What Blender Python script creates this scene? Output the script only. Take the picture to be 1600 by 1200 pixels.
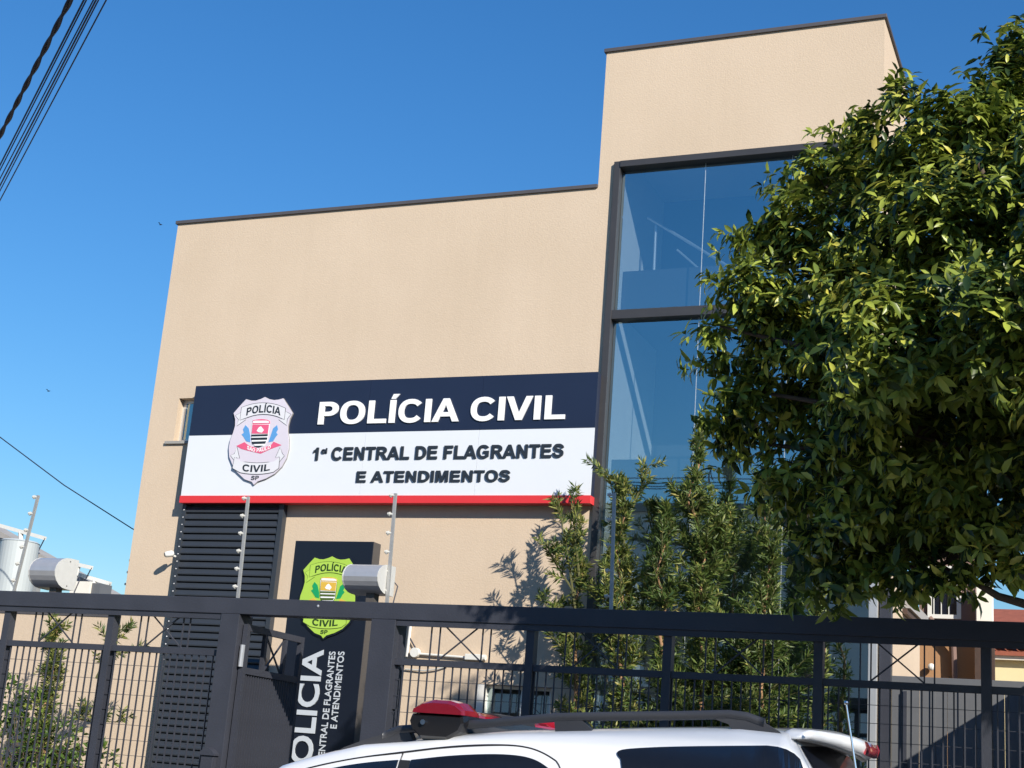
import bpy, bmesh, math, random
import numpy as np
from mathutils import Vector, Matrix

S = bpy.context.scene
COL = S.collection
for o in list(bpy.data.objects):
    bpy.data.objects.remove(o)
random.seed(7)
RNG = np.random.default_rng(11)

# ------------------------------------------------------------------ camera
FPX, YAW, PITCH, ROLL = 2263.7, .4081, .2621, .0787
CAM = np.array([10.657, -13.8475, 1.6])
_fw = np.array([-math.sin(YAW)*math.cos(PITCH), math.cos(YAW)*math.cos(PITCH), math.sin(PITCH)])
_r0 = np.array([math.cos(YAW), math.sin(YAW), 0.]); _u0 = np.cross(_r0, _fw)
_r = _r0*math.cos(ROLL)+_u0*math.sin(ROLL); _u = -_r0*math.sin(ROLL)+_u0*math.cos(ROLL)
cd = bpy.data.cameras.new('camera'); cam = bpy.data.objects.new('camera', cd); COL.objects.link(cam)
cd.sensor_width = 36; cd.lens = 36*FPX/1600; cd.clip_end = 3000; cd.clip_start = .05
cam.matrix_world = Matrix(((_r[0], _u[0], -_fw[0], CAM[0]), (_r[1], _u[1], -_fw[1], CAM[1]), (_r[2], _u[2], -_fw[2], CAM[2]), (0, 0, 0, 1)))
S.camera = cam

# ------------------------------------------------------------------ light
AZ, EL = math.radians(50), math.radians(28)       # sun: right of the facade's normal, low afternoon
SUN = Vector((math.sin(AZ)*math.cos(EL), -math.cos(AZ)*math.cos(EL), math.sin(EL)))
W = bpy.data.worlds.new('World'); S.world = W; W.use_nodes = True
wt = W.node_tree; bg = wt.nodes['Background']
sky = wt.nodes.new('ShaderNodeTexSky'); sky.sky_type = 'NISHITA'; sky.sun_disc = False
sky.sun_elevation = EL; sky.sun_rotation = math.pi-AZ
sky.air_density = 2.2; sky.dust_density = 0; sky.ozone_density = 10; sky.altitude = 2500
hs = wt.nodes.new('ShaderNodeHueSaturation'); hs.inputs['Saturation'].default_value = 1.125; hs.inputs['Hue'].default_value = .504
wt.links.new(sky.outputs[0], hs.inputs['Color']); wt.links.new(hs.outputs[0], bg.inputs[0])
bg.inputs[1].default_value = .082
sl = bpy.data.lights.new('sun', 'SUN'); sl.energy = 4.2; sl.angle = math.radians(.5); sl.color = (1, .93, .82)
so = bpy.data.objects.new('sun', sl); COL.objects.link(so)
so.rotation_euler = SUN.to_track_quat('Z', 'Y').to_euler(); so.location = (20, -20, 20)
S.view_settings.view_transform = 'Standard'; S.view_settings.look = 'None'
S.view_settings.exposure = .75; S.view_settings.gamma = 1; S.view_settings.use_curve_mapping = False

# ------------------------------------------------------------------ helpers
def U(px, py, Y=None, X=None, Z=None):
    """point on a known plane seen at a photograph pixel (1600 x 1200)"""
    d = _fw*FPX+_r*(px-800)-_u*(py-600)
    if Y is not None: t = (Y-CAM[1])/d[1]
    elif X is not None: t = (X-CAM[0])/d[0]
    else: t = (Z-CAM[2])/d[2]
    return CAM+d*t
def UX(px, py, Y): return float(U(px, py, Y=Y)[0])
def UZ(px, py, Y): return float(U(px, py, Y=Y)[2])
def PX(p):
    d = np.asarray(p)-CAM; z = d@_fw
    return 800+FPX*(d@_r)/z, 600-FPX*(d@_u)/z

def obj(name, me, mat=None, parent=None, smooth=False):
    o = bpy.data.objects.new(name, me); COL.objects.link(o)
    if mat is not None and not me.materials: me.materials.append(mat)
    if parent is not None: o.parent = parent
    if smooth: me.shade_smooth()
    return o
def tag(o, label, cat, group=None):
    o['label'] = label; o['category'] = cat
    if group: o['group'] = group
    return o
def empty(name, loc, label, cat, group=None):
    o = bpy.data.objects.new(name, None); COL.objects.link(o); o.location = loc; o.empty_display_size = .2
    return tag(o, label, cat, group)
def struct(o): o['kind'] = 'structure'; return o
def under(o, parent):
    """parent while keeping world-space vertex coordinates (parents are unrotated)"""
    o.parent = parent; o.location = o.location-parent.location if parent.parent is None else o.location
    return o

class MB:
    def __init__(s): s.v = []; s.f = []
    def add(s, vs, fs):
        n = len(s.v); s.v += [tuple(map(float, p)) for p in vs]; s.f += [tuple(i+n for i in f) for f in fs]; return s
    def box(s, x0, x1, y0, y1, z0, z1):
        vs = [(x, y, z) for x in (x0, x1) for y in (y0, y1) for z in (z0, z1)]
        return s.add(vs, [(0, 1, 3, 2), (4, 6, 7, 5), (0, 4, 5, 1), (2, 3, 7, 6), (0, 2, 6, 4), (1, 5, 7, 3)])
    def bar(s, a, b, w, h=None, up=(0, 0, 1)):
        a = Vector(a); b = Vector(b); h = w if h is None else h
        d = (b-a).normalized(); u = Vector(up)
        if abs(d.dot(u)) > .95: u = Vector((0, 1, 0))
        x = d.cross(u).normalized(); z = x.cross(d).normalized()
        vs = [p+x*(sx*w/2)+z*(sz*h/2) for p in (a, b) for sx, sz in ((-1, -1), (1, -1), (1, 1), (-1, 1))]
        return s.add(vs, [(0, 3, 2, 1), (4, 5, 6, 7), (0, 1, 5, 4), (1, 2, 6, 5), (2, 3, 7, 6), (3, 0, 4, 7)])
    def tube(s, pts, rad, n=8, cap=True):
        pts = [Vector(p) for p in pts]; m = len(pts)
        rs = rad if hasattr(rad, '__len__') else [rad]*m
        vs = []; prev = None
        for i, p in enumerate(pts):
            d = (pts[min(i+1, m-1)]-pts[max(i-1, 0)]).normalized()
            if prev is None:
                u = Vector((0, 0, 1)) if abs(d.z) < .9 else Vector((1, 0, 0))
                prev = d.cross(u).normalized()
            x = (prev-d*prev.dot(d)).normalized(); y = d.cross(x); prev = x
            vs += [p+(x*math.cos(2*math.pi*k/n)+y*math.sin(2*math.pi*k/n))*rs[i] for k in range(n)]
        fs = [(i*n+k, i*n+(k+1) % n, (i+1)*n+(k+1) % n, (i+1)*n+k) for i in range(m-1) for k in range(n)]
        if cap: fs += [tuple(range(n))[::-1], tuple(range((m-1)*n, m*n))]
        return s.add(vs, fs)
    def prism(s, poly, y0, y1):
        """polygon of (x, z) extruded from y0 (front) to y1"""
        n = len(poly)
        a = sum(poly[i][0]*poly[(i+1) % n][1]-poly[(i+1) % n][0]*poly[i][1] for i in range(n))
        if a < 0: poly = poly[::-1]
        vs = [(x, y0, z) for x, z in poly]+[(x, y1, z) for x, z in poly]
        return s.add(vs, [tuple(range(n)), tuple(range(2*n-1, n-1, -1))]+[((i+1) % n, i, n+i, n+(i+1) % n) for i in range(n)])
    def sphere(s, c, r, n=10, m=6):
        c = Vector(c); r = r if hasattr(r, '__len__') else (r, r, r)
        vs = [(c.x, c.y, c.z-r[2])]+[(c.x+r[0]*math.sin(math.pi*j/m)*math.cos(2*math.pi*k/n), c.y+r[1]*math.sin(math.pi*j/m)*math.sin(2*math.pi*k/n), c.z-r[2]*math.cos(math.pi*j/m)) for j in range(1, m) for k in range(n)]+[(c.x, c.y, c.z+r[2])]
        fs = [(0, 1+(k+1) % n, 1+k) for k in range(n)]
        fs += [(1+(j-1)*n+k, 1+(j-1)*n+(k+1) % n, 1+j*n+(k+1) % n, 1+j*n+k) for j in range(1, m-1) for k in range(n)]
        L = len(vs)-1; fs += [(L, 1+(m-2)*n+k, 1+(m-2)*n+(k+1) % n) for k in range(n)]
        return s.add(vs, fs)
    def mesh(s, name):
        me = bpy.data.meshes.new(name); me.from_pydata(s.v, [], s.f); me.update(); return me
    def build(s, name, mat, parent=None, bevel=0, smooth=False):
        me = s.mesh(name)
        if bevel:
            bm = bmesh.new(); bm.from_mesh(me)
            bmesh.ops.bevel(bm, geom=bm.edges[:], offset=bevel, segments=2, affect='EDGES', profile=.6)
            bm.to_mesh(me); bm.free()
        o = obj(name, me, mat, None, smooth)
        if parent is not None:
            o.parent = parent
            base = Vector((0, 0, 0)); p = parent
            while p is not None: base += p.location; p = p.parent
            o.location = -base
        return o

# ------------------------------------------------------------------ materials
def mat(name, col, rough=.6, metal=0, var=.06, scale=6, bump=0, bscale=60, coat=0, spec=.5, detail=4):
    m = bpy.data.materials.new(name); m.use_nodes = True; t = m.node_tree; b = t.nodes['Principled BSDF']
    b.inputs['Roughness'].default_value = rough; b.inputs['Metallic'].default_value = metal
    b.inputs['Coat Weight'].default_value = coat; b.inputs['Specular IOR Level'].default_value = spec
    tc = t.nodes.new('ShaderNodeTexCoord'); n = t.nodes.new('ShaderNodeTexNoise')
    n.inputs['Scale'].default_value = scale; n.inputs['Detail'].default_value = detail
    t.links.new(tc.outputs['Object'], n.inputs['Vector'])
    mx = t.nodes.new('ShaderNodeMix'); mx.data_type = 'RGBA'
    mx.inputs['A'].default_value = (*[c*(1-var) for c in col], 1); mx.inputs['B'].default_value = (*[min(1, c*(1+var)) for c in col], 1)
    t.links.new(n.outputs['Fac'], mx.inputs['Factor']); t.links.new(mx.outputs['Result'], b.inputs['Base Color'])
    if bump:
        n2 = t.nodes.new('ShaderNodeTexNoise'); n2.inputs['Scale'].default_value = bscale; n2.inputs['Detail'].default_value = 3
        t.links.new(tc.outputs['Object'], n2.inputs['Vector'])
        bp = t.nodes.new('ShaderNodeBump'); bp.inputs['Strength'].default_value = bump; bp.inputs['Distance'].default_value = .01
        t.links.new(n2.outputs['Fac'], bp.inputs['Height']); t.links.new(bp.outputs['Normal'], b.inputs['Normal'])
    return m
M = {}
def plaster():
    m = bpy.data.materials.new('beige_plaster'); m.use_nodes = True; t = m.node_tree; b = t.nodes['Principled BSDF']
    b.inputs['Roughness'].default_value = .9; b.inputs['Specular IOR Level'].default_value = .2
    tc = t.nodes.new('ShaderNodeTexCoord')
    n = t.nodes.new('ShaderNodeTexNoise'); n.inputs['Scale'].default_value = .9; n.inputs['Detail'].default_value = 6
    n3 = t.nodes.new('ShaderNodeTexNoise'); n3.inputs['Scale'].default_value = 28; n3.inputs['Detail'].default_value = 5
    # rain streaks: noise stretched along z
    mp = t.nodes.new('ShaderNodeMapping'); mp.inputs['Scale'].default_value = (5, 5, .35)
    n4 = t.nodes.new('ShaderNodeTexNoise'); n4.inputs['Scale'].default_value = 1.6; n4.inputs['Detail'].default_value = 4
    t.links.new(tc.outputs['Object'], mp.inputs['Vector']); t.links.new(mp.outputs['Vector'], n4.inputs['Vector'])
    for q in (n, n3): t.links.new(tc.outputs['Object'], q.inputs['Vector'])
    r1 = t.nodes.new('ShaderNodeValToRGB'); r1.color_ramp.elements[0].position = .3; r1.color_ramp.elements[1].position = .72
    r1.color_ramp.elements[0].color = (.535, .428, .318, 1); r1.color_ramp.elements[1].color = (.58, .468, .354, 1)
    t.links.new(n.outputs['Fac'], r1.inputs[0])
    def mul(a, fac, lo, hi):
        rr = t.nodes.new('ShaderNodeMapRange'); rr.inputs['From Min'].default_value = .3; rr.inputs['From Max'].default_value = .7
        rr.inputs['To Min'].default_value = lo; rr.inputs['To Max'].default_value = hi
        t.links.new(fac, rr.inputs['Value'])
        mx = t.nodes.new('ShaderNodeMix'); mx.data_type = 'RGBA'; mx.blend_type = 'MULTIPLY'; mx.inputs['Factor'].default_value = 1
        t.links.new(a, mx.inputs['A']); t.links.new(rr.outputs[0], mx.inputs['B']); return mx.outputs['Result']
    c = mul(r1.outputs[0], n3.outputs['Fac'], .97, 1.02); c = mul(c, n4.outputs['Fac'], .985, 1.01)
    t.links.new(c, b.inputs['Base Color'])
    # rolled texture, coarse grains; block joints showing faintly through the ground-floor paint
    n2 = t.nodes.new('ShaderNodeTexNoise'); n2.inputs['Scale'].default_value = 55; n2.inputs['Detail'].default_value = 6
    t.links.new(tc.outputs['Object'], n2.inputs['Vector'])
    mr = t.nodes.new('ShaderNodeMapping'); mr.inputs['Rotation'].default_value = (math.radians(90), 0, 0)
    t.links.new(tc.outputs['Object'], mr.inputs['Vector'])
    bk = t.nodes.new('ShaderNodeTexBrick'); bk.inputs['Scale'].default_value = 1; bk.inputs['Brick Width'].default_value = .6; bk.inputs['Row Height'].default_value = .27
    bk.inputs['Mortar Size'].default_value = .008; bk.inputs['Mortar Smooth'].default_value = .6
    t.links.new(mr.outputs['Vector'], bk.inputs['Vector'])
    sx = t.nodes.new('ShaderNodeSeparateXYZ'); t.links.new(tc.outputs['Object'], sx.inputs[0])
    lt = t.nodes.new('ShaderNodeMath'); lt.operation = 'LESS_THAN'; lt.inputs[1].default_value = 4.3; t.links.new(sx.outputs['Z'], lt.inputs[0])
    ml = t.nodes.new('ShaderNodeMath'); ml.operation = 'MULTIPLY'; t.links.new(bk.outputs['Fac'], ml.inputs[0]); t.links.new(lt.outputs[0], ml.inputs[1])
    ma = t.nodes.new('ShaderNodeMath'); ma.operation = 'MULTIPLY_ADD'; ma.inputs[1].default_value = -.06; t.links.new(ml.outputs[0], ma.inputs[0]); t.links.new(n2.outputs['Fac'], ma.inputs[2])
    bp = t.nodes.new('ShaderNodeBump'); bp.inputs['Strength'].default_value = .22; bp.inputs['Distance'].default_value = .012
    t.links.new(ma.outputs[0], bp.inputs['Height']); t.links.new(bp.outputs['Normal'], b.inputs['Normal'])
    return m
M['plaster'] = plaster()
M['dark_metal'] = mat('dark_grey_paint', (.038, .041, .054), .42, 0, .26, 3.5, .15, 60)
M['louvre'] = mat('louvre_paint', (.030, .036, .046), .45, 0, .1, 5)
M['coping'] = mat('coping_sheet', (.075, .07, .075), .5, 0, .15, 8)
M['frame'] = mat('bronze_aluminium', (.058, .056, .058), .4, .3, .12, 9)
M['alu'] = mat('aluminium', (.62, .64, .66), .35, .6, .08, 12)
M['navy'] = mat('navy_sign_sheet', (.012, .019, .045), .38, 0, .1, 2, .05, 4)
M['white_sign'] = mat('white_sign_sheet', (.66, .69, .73), .4, 0, .02, 3)
M['red_sign'] = mat('red_sign_sheet', (.62, .035, .04), .4, 0, .06, 3)
M['white_letter'] = mat('white_letter', (.82, .83, .84), .4, 0, .02)
M['black_letter'] = mat('dark_letter', (.02, .026, .035), .4, 0, .05)
M['totem'] = mat('totem_sheet', (.008, .011, .02), .3, 0, .1, 2)
M['lettersilver'] = mat('pale_letter', (.48, .52, .56), .4, 0, .03)
M['totem_side'] = mat('totem_side_sheet', (.075, .068, .064), .5)
M['galv'] = mat('galvanised_steel', (.42, .42, .41), .5, .5, .2, 20, .1, 90)
M['insul'] = mat('insulator_plastic', (.5, .5, .47), .5)
M['steel'] = mat('brushed_steel', (.5, .51, .53), .38, .55, .12, 14)
M['white_paint'] = mat('white_paint', (.66, .655, .62), .5, 0, .05, 9)
M['cap_grey'] = mat('cap_plastic', (.5, .5, .48), .5, 0, .1, 25)
M['bark'] = mat('bark', (.085, .06, .042), .9, 0, .35, 14, .6, 40)
M['redbark'] = mat('reddish_bark', (.3, .17, .09), .9, 0, .3, 20, .4, 60)
M['twig'] = mat('green_twig', (.1, .1, .035), .8, 0, .2)
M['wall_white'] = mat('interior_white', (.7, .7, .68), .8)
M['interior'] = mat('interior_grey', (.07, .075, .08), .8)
M['asphalt'] = mat('asphalt', (.05, .05, .052), .9, 0, .25, 12, .5, 160)
M['concrete'] = mat('concrete', (.3, .29, .27), .9, 0, .2, 5, .4, 90)
M['kerb'] = mat('kerb_concrete', (.36, .35, .32), .9, 0, .2, 6, .3, 80)
M['ground'] = mat('ground_soil', (.16, .11, .07), .95, 0, .3, 1.5, .4, 30)
M['yard'] = mat('yard_tiles', (.28, .24, .2), .85, 0, .2, 4, .3, 50)
M['grey_gate'] = mat('grey_sheet', (.125, .13, .14), .45, .1, .14, 4, .1, 20)
M['cable'] = mat('cable_sheath', (.01, .014, .034), .6, 0, .1)
M['car_white'] = mat('car_paint_white', (.68, .695, .715), .28, 0, .01, 2, 0, 1, .8)
M['car_black'] = mat('car_black_plastic', (.02, .02, .022), .45, 0, .1)
M['gloss_black'] = mat('gloss_black_plastic', (.018, .017, .018), .15, 0, .1)
M['rail'] = mat('rail_grey', (.055, .056, .062), .42, .1, .08)
M['rubber'] = mat('rubber', (.018, .018, .018), .85)
M['car_glass'] = mat('car_glass', (.006, .009, .018), .06, 0, .02, 2, 0, 1, 0, .8)
M['red_lens'] = mat('red_lens', (.3, .008, .02), .07, 0, .1, 30, 0, 1, .6)
M['grey_trim'] = mat('grey_trim', (.26, .25, .24), .45)
M['chrome'] = mat('chrome', (.7, .7, .7), .15, 1)
M['tile'] = mat('clay_tile', (.26, .075, .042), .85, 0, .3, 9, .3, 40)
M['peach'] = mat('peach_plaster', (.66, .5, .36), .9, 0, .06, 3, .2, 60)
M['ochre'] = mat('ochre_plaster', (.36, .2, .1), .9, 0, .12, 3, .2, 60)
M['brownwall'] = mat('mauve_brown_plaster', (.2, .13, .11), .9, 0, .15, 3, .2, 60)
M['yellow'] = mat('yellow_plaster', (.68, .58, .34), .9, 0, .06, 3, .2, 60)
M['wood'] = mat('dark_wood', (.06, .035, .025), .6, 0, .3, 16)
M['whitewash'] = mat('whitewash', (.74, .7, .62), .9, 0, .1, 4, .2, 60)
M['fibre'] = mat('fibre_cement', (.3, .29, .28), .9, 0, .2, 4, .3, 40)
M['tank'] = mat('tank_white', (.42, .46, .47), .5, 0, .06, 2)

def glass_mat():
    m = bpy.data.materials.new('blue_reflective_glass'); m.use_nodes = True; t = m.node_tree
    for n in list(t.nodes): t.nodes.remove(n)
    out = t.nodes.new('ShaderNodeOutputMaterial'); mx = t.nodes.new('ShaderNodeMixShader')
    tr = t.nodes.new('ShaderNodeBsdfTransparent'); tr.inputs[0].default_value = (.78, .84, .87, 1)
    gl = t.nodes.new('ShaderNodeBsdfGlossy'); gl.inputs['Roughness'].default_value = .015; gl.inputs[0].default_value = (.8, .98, 1, 1)
    lw = t.nodes.new('ShaderNodeFresnel'); lw.inputs[0].default_value = 1.45
    mr = t.nodes.new('ShaderNodeMapRange'); mr.inputs['From Min'].default_value = 0; mr.inputs['From Max'].default_value = 1
    mr.inputs['To Min'].default_value = .42; mr.inputs['To Max'].default_value = 1
    ge = t.nodes.new('ShaderNodeNewGeometry'); iv = t.nodes.new('ShaderNodeMath'); iv.operation = 'SUBTRACT'; iv.inputs[0].default_value = 1; t.links.new(ge.outputs['Backfacing'], iv.inputs[1])
    mm = t.nodes.new('ShaderNodeMath'); mm.operation = 'MULTIPLY'; t.links.new(mr.outputs[0], mm.inputs[0]); t.links.new(iv.outputs[0], mm.inputs[1])
    t.links.new(lw.outputs[0], mr.inputs['Value']); t.links.new(mm.outputs[0], mx.inputs[0])
    tc = t.nodes.new('ShaderNodeTexCoord'); nz = t.nodes.new('ShaderNodeTexNoise'); nz.inputs['Scale'].default_value = .8
    bp = t.nodes.new('ShaderNodeBump'); bp.inputs['Strength'].default_value = .03; bp.inputs['Distance'].default_value = .05
    t.links.new(tc.outputs['Object'], nz.inputs['Vector']); t.links.new(nz.outputs[0], bp.inputs['Height']); t.links.new(bp.outputs[0], gl.inputs['Normal'])
    t.links.new(tr.outputs[0], mx.inputs[1]); t.links.new(gl.outputs[0], mx.inputs[2]); t.links.new(mx.outputs[0], out.inputs[0])
    return m
M['glass'] = glass_mat()

def leaf_mat(name, c0, c1, c2, trans=.3, rough=.45):
    """leaf colour varies leaf by leaf (attribute rnd, or the object's own random)"""
    m = bpy.data.materials.new(name); m.use_nodes = True; t = m.node_tree; b = t.nodes['Principled BSDF']
    at = t.nodes.new('ShaderNodeAttribute'); at.attribute_name = 'rnd'
    oi = t.nodes.new('ShaderNodeObjectInfo')
    ad = t.nodes.new('ShaderNodeMath'); t.links.new(at.outputs['Fac'], ad.inputs[0]); t.links.new(oi.outputs['Random'], ad.inputs[1])
    fr = t.nodes.new('ShaderNodeMath'); fr.operation = 'FRACT'; t.links.new(ad.outputs[0], fr.inputs[0])
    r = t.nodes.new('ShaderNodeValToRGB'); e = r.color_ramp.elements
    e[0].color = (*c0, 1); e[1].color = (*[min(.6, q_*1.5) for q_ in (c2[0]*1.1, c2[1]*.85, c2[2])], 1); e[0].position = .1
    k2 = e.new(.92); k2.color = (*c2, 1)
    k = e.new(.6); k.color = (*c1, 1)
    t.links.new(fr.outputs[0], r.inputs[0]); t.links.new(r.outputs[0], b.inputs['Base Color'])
    b.inputs['Roughness'].default_value = rough; b.inputs['Specular IOR Level'].default_value = .4
    tl = t.nodes.new('ShaderNodeBsdfTranslucent'); mx = t.nodes.new('ShaderNodeMixShader'); mx.inputs[0].default_value = trans
    hs = t.nodes.new('ShaderNodeHueSaturation'); hs.inputs['Value'].default_value = 1.3; t.links.new(r.outputs[0], hs.inputs['Color']); t.links.new(hs.outputs[0], tl.inputs[0])
    out = t.nodes['Material Output']; t.links.new(b.outputs[0], mx.inputs[1]); t.links.new(tl.outputs[0], mx.inputs[2]); t.links.new(mx.outputs[0], out.inputs[0])
    return m
M['leaf'] = leaf_mat('tree_leaf', (.018, .04, .011), (.078, .118, .02), (.36, .42, .068), .22, .36)
M['podo'] = leaf_mat('narrow_leaf', (.04, .075, .02), (.1, .15, .034), (.25, .27, .07), .28, .45)
M['bushleaf'] = leaf_mat('bush_leaf', (.04, .08, .015), (.07, .13, .02), (.14, .2, .035), .28, .4)

# ------------------------------------------------------------------ ground, road, pavement (street climbs gently to the right)
def gz(x): return .06*(x-9)
def sheet(name, xs, y0, y1, dz, m, th=None):
    mb = MB()
    for a, b in zip(xs[:-1], xs[1:]):
        za, zb = gz(a)+dz, gz(b)+dz
        if th is None: mb.add([(a, y0, za), (b, y0, zb), (b, y1, zb), (a, y1, za)], [(0, 1, 2, 3)])
        else:
            mb.add([(a, y0, za), (b, y0, zb), (b, y1, zb), (a, y1, za), (a, y0, za-th), (b, y0, zb-th), (b, y1, zb-th), (a, y1, za-th)],
                   [(0, 1, 2, 3), (0, 4, 5, 1), (2, 6, 7, 3), (4, 7, 6, 5), (0, 3, 7, 4), (1, 5, 6, 2)])
    return struct(mb.build(name, m))
sheet('ground', [-900, 900], -900, 900, -.14, M['ground'])
sheet('road', [-120, 120], -13.7, -6.25, -.10, M['asphalt'])
sheet('kerb', [-120, 120], -6.25, -6.10, .0, M['kerb'], .3)
pv = sheet('pavement', [-120, 120], -6.10, -3.62, -.004, M['concrete'], .3)
sheet('kerb', [-120, 120], -13.85, -13.70, .0, M['kerb'], .3)
sheet('pavement', [-120, 120], -16.2, -13.85, -.004, M['concrete'], .3)
struct(MB().box(-4, 10.4, -3.6, -.002, -1.2, -.02).build('yard', M['yard']))

# ------------------------------------------------------------------ the building
ZR, ZT, XT, XR = 7.862, 9.501, 5.509, 8.567
SX0, SX1, SZ0, SZ1 = .703, 5.702, 4.311, 5.7055
bld = empty('police_building', (0, 0, 0), 'beige plastered two storey building with taller glazed tower behind the fence', 'building')
CW = (5.69, 8.558, .05, 8.13)         # curtain wall opening
WN = (.38, .95, 5.08, 5.605)          # narrow window beside the sign
WL = (4.54, 5.36, 1.25, 2.46)         # ground floor window
holes = [CW, WN, WL]
xs = sorted({0, XT, XR} | {h[0] for h in holes} | {h[1] for h in holes})
zs = sorted({-1., ZR, ZT} | {h[2] for h in holes} | {h[3] for h in holes})
fm = MB()
for a, b in zip(xs[:-1], xs[1:]):
    for c, d in zip(zs[:-1], zs[1:]):
        mx_, mz_ = (a+b)/2, (c+d)/2
        if mz_ > ZR and mx_ < XT: continue
        if any(h[0] < mx_ < h[1] and h[2] < mz_ < h[3] for h in holes): continue
        fm.add([(a, 0, c), (b, 0, c), (b, 0, d), (a, 0, d)], [(0, 1, 2, 3)])
for h, dp in ((CW, .2), (WN, .14), (WL, .16)):
    a, b, c, d = h
    fm.add([(a, 0, c), (a, 0, d), (a, dp, d), (a, dp, c)], [(0, 1, 2, 3)]); fm.add([(b, 0, c), (b, dp, c), (b, dp, d), (b, 0, d)], [(0, 1, 2, 3)])
    fm.add([(a, 0, d), (b, 0, d), (b, dp, d), (a, dp, d)], [(0, 1, 2, 3)]); fm.add([(a, 0, c), (a, dp, c), (b, dp, c), (b, 0, c)], [(0, 1, 2, 3)])
BD = 9.; TD = 1.6
fm.add([(0, 0, -1), (0, 0, ZR), (0, BD, ZR), (0, BD, -1)], [(0, 1, 2, 3)])
fm.add([(XR, 0, -1), (XR, TD, -1), (XR, TD, ZT), (XR, 0, ZT)], [(0, 1, 2, 3)])
fm.add([(XT, 0, ZR), (XT, 0, ZT), (XT, TD, ZT), (XT, TD, ZR)], [(0, 1, 2, 3)])
fm.add([(0, BD, -1), (0, BD, ZR), (XT, BD, ZR), (XT, BD, -1)], [(0, 1, 2, 3)])
fm.add([(XT, TD, ZR), (XT, TD, ZT), (XR, TD, ZT), (XR, TD, -1), (XT, TD, -1)], [(0, 1, 2, 3, 4)])
fm.add([(XT, TD, -1), (XT, BD, -1), (XT, BD, ZR), (XT, TD, ZR)], [(0, 1, 2, 3)])
me = fm.mesh('wall'); bm = bmesh.new(); bm.from_mesh(me); bmesh.ops.remove_doubles(bm, verts=bm.verts[:], dist=1e-4); bm.to_mesh(me); bm.free()
obj('wall', me, M['plaster'], bld)
rf = MB().add([(0, 0, ZR-.02), (XT, 0, ZR-.02), (XT, BD, ZR-.02), (0, BD, ZR-.02), (XT, 0, ZT-.02), (XR, 0, ZT-.02), (XR, TD, ZT-.02), (XT, TD, ZT-.02)], [(0, 1, 2, 3), (4, 5, 6, 7)]).build('roof', M['fibre'], bld)
ov = .025
MB().box(-ov, XT-.002, -ov, .2, ZR-.012, ZR+.03).build('coping', M['coping'], bld, .004)
MB().box(-ov, .2, .202, BD, ZR-.012, ZR+.03).build('coping', M['coping'], bld, .004)
MB().box(XT-ov, XR+ov, -ov, .2, ZT-.012, ZT+.03).build('coping', M['coping'], bld, .004)
MB().box(XR-.18, XR+ov, .202, TD+.02, ZT-.012, ZT+.03).build('coping', M['coping'], bld, .004)
MB().box(XT-ov, XT+.18, .202, TD+.02, ZT-.012, ZT+.03).build('coping', M['coping'], bld, .004)
wing = MB().box(XT+.01, XR, TD+.003, 3.02, -1, 3.5).build('rear_wing', M['plaster'], bld)
MB().box(XT+.02, XR+.05, TD+.004, 3.1, 3.502, 3.56).build('wing_eave', M['wood'], wing)
MB().box(XT+.02, XR+.08, TD+.004, 3.14, 3.562, 3.66).build('wing_roof', M['fibre'], wing)
# curtain wall
fw_ = .075
cw = MB(); a, b, c, d = CW
cw.box(a+.002, a+fw_, -.04, .12, c, d-.002); cw.box(a+fw_, b-.08, -.052, .118, d-fw_, d-.003)
curtain = cw.build('curtain_wall_frame', M['frame'], bld, .004)
MB().box(b-.075, b+.006, -.045, .11, c, d-.004).build('corner_post', M['alu'], curtain, .004)
ZTR = 6.37
MB().box(a+fw_, b-.08, -.03, .1, ZTR-.05, ZTR+.05).build('transom', M['frame'], curtain, .003)
gx = [a+fw_+.002, 6.700, 7.632, b-.078]; gzs = [(ZTR+.052, d-fw_-.002), (.06, ZTR-.052)]
for i in range(3):
    for z0, z1 in gzs:
        MB().box(gx[i]+.003, gx[i+1]-.003, .055, .063, z0, z1).build('pane', M['glass'], curtain)
    if i:
        for z0, z1 in gzs: MB().box(gx[i]-.0025, gx[i]+.0025, .05, .066, z0, z1).build('joint_strip', M['alu'], curtain)
# what stands behind the glass
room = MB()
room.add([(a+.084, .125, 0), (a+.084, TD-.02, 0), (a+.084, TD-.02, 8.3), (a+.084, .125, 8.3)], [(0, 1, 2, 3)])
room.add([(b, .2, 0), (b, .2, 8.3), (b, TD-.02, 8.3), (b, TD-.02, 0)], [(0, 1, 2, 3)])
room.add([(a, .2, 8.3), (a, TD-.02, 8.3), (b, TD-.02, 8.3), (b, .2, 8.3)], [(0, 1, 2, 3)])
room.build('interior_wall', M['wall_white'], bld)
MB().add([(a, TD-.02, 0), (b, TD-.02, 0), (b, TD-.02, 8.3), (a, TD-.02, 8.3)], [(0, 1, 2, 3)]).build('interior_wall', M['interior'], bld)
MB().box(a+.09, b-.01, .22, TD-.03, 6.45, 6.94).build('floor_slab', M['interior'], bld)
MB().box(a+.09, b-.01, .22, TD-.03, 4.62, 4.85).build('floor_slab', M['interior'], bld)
hr = MB(); HY = .6
hr.tube([U(1022, 424, Y=HY), U(1025, 352, Y=HY)], .016); hr.tube([U(1012, 340, Y=HY), U(1072, 376, Y=HY), U(1150, 424, Y=HY)], .018)
hr.tube([U(1058, 390, Y=HY), U(1092, 420, Y=HY)], .012)
hr.build('handrail', M['alu'], bld)
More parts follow.
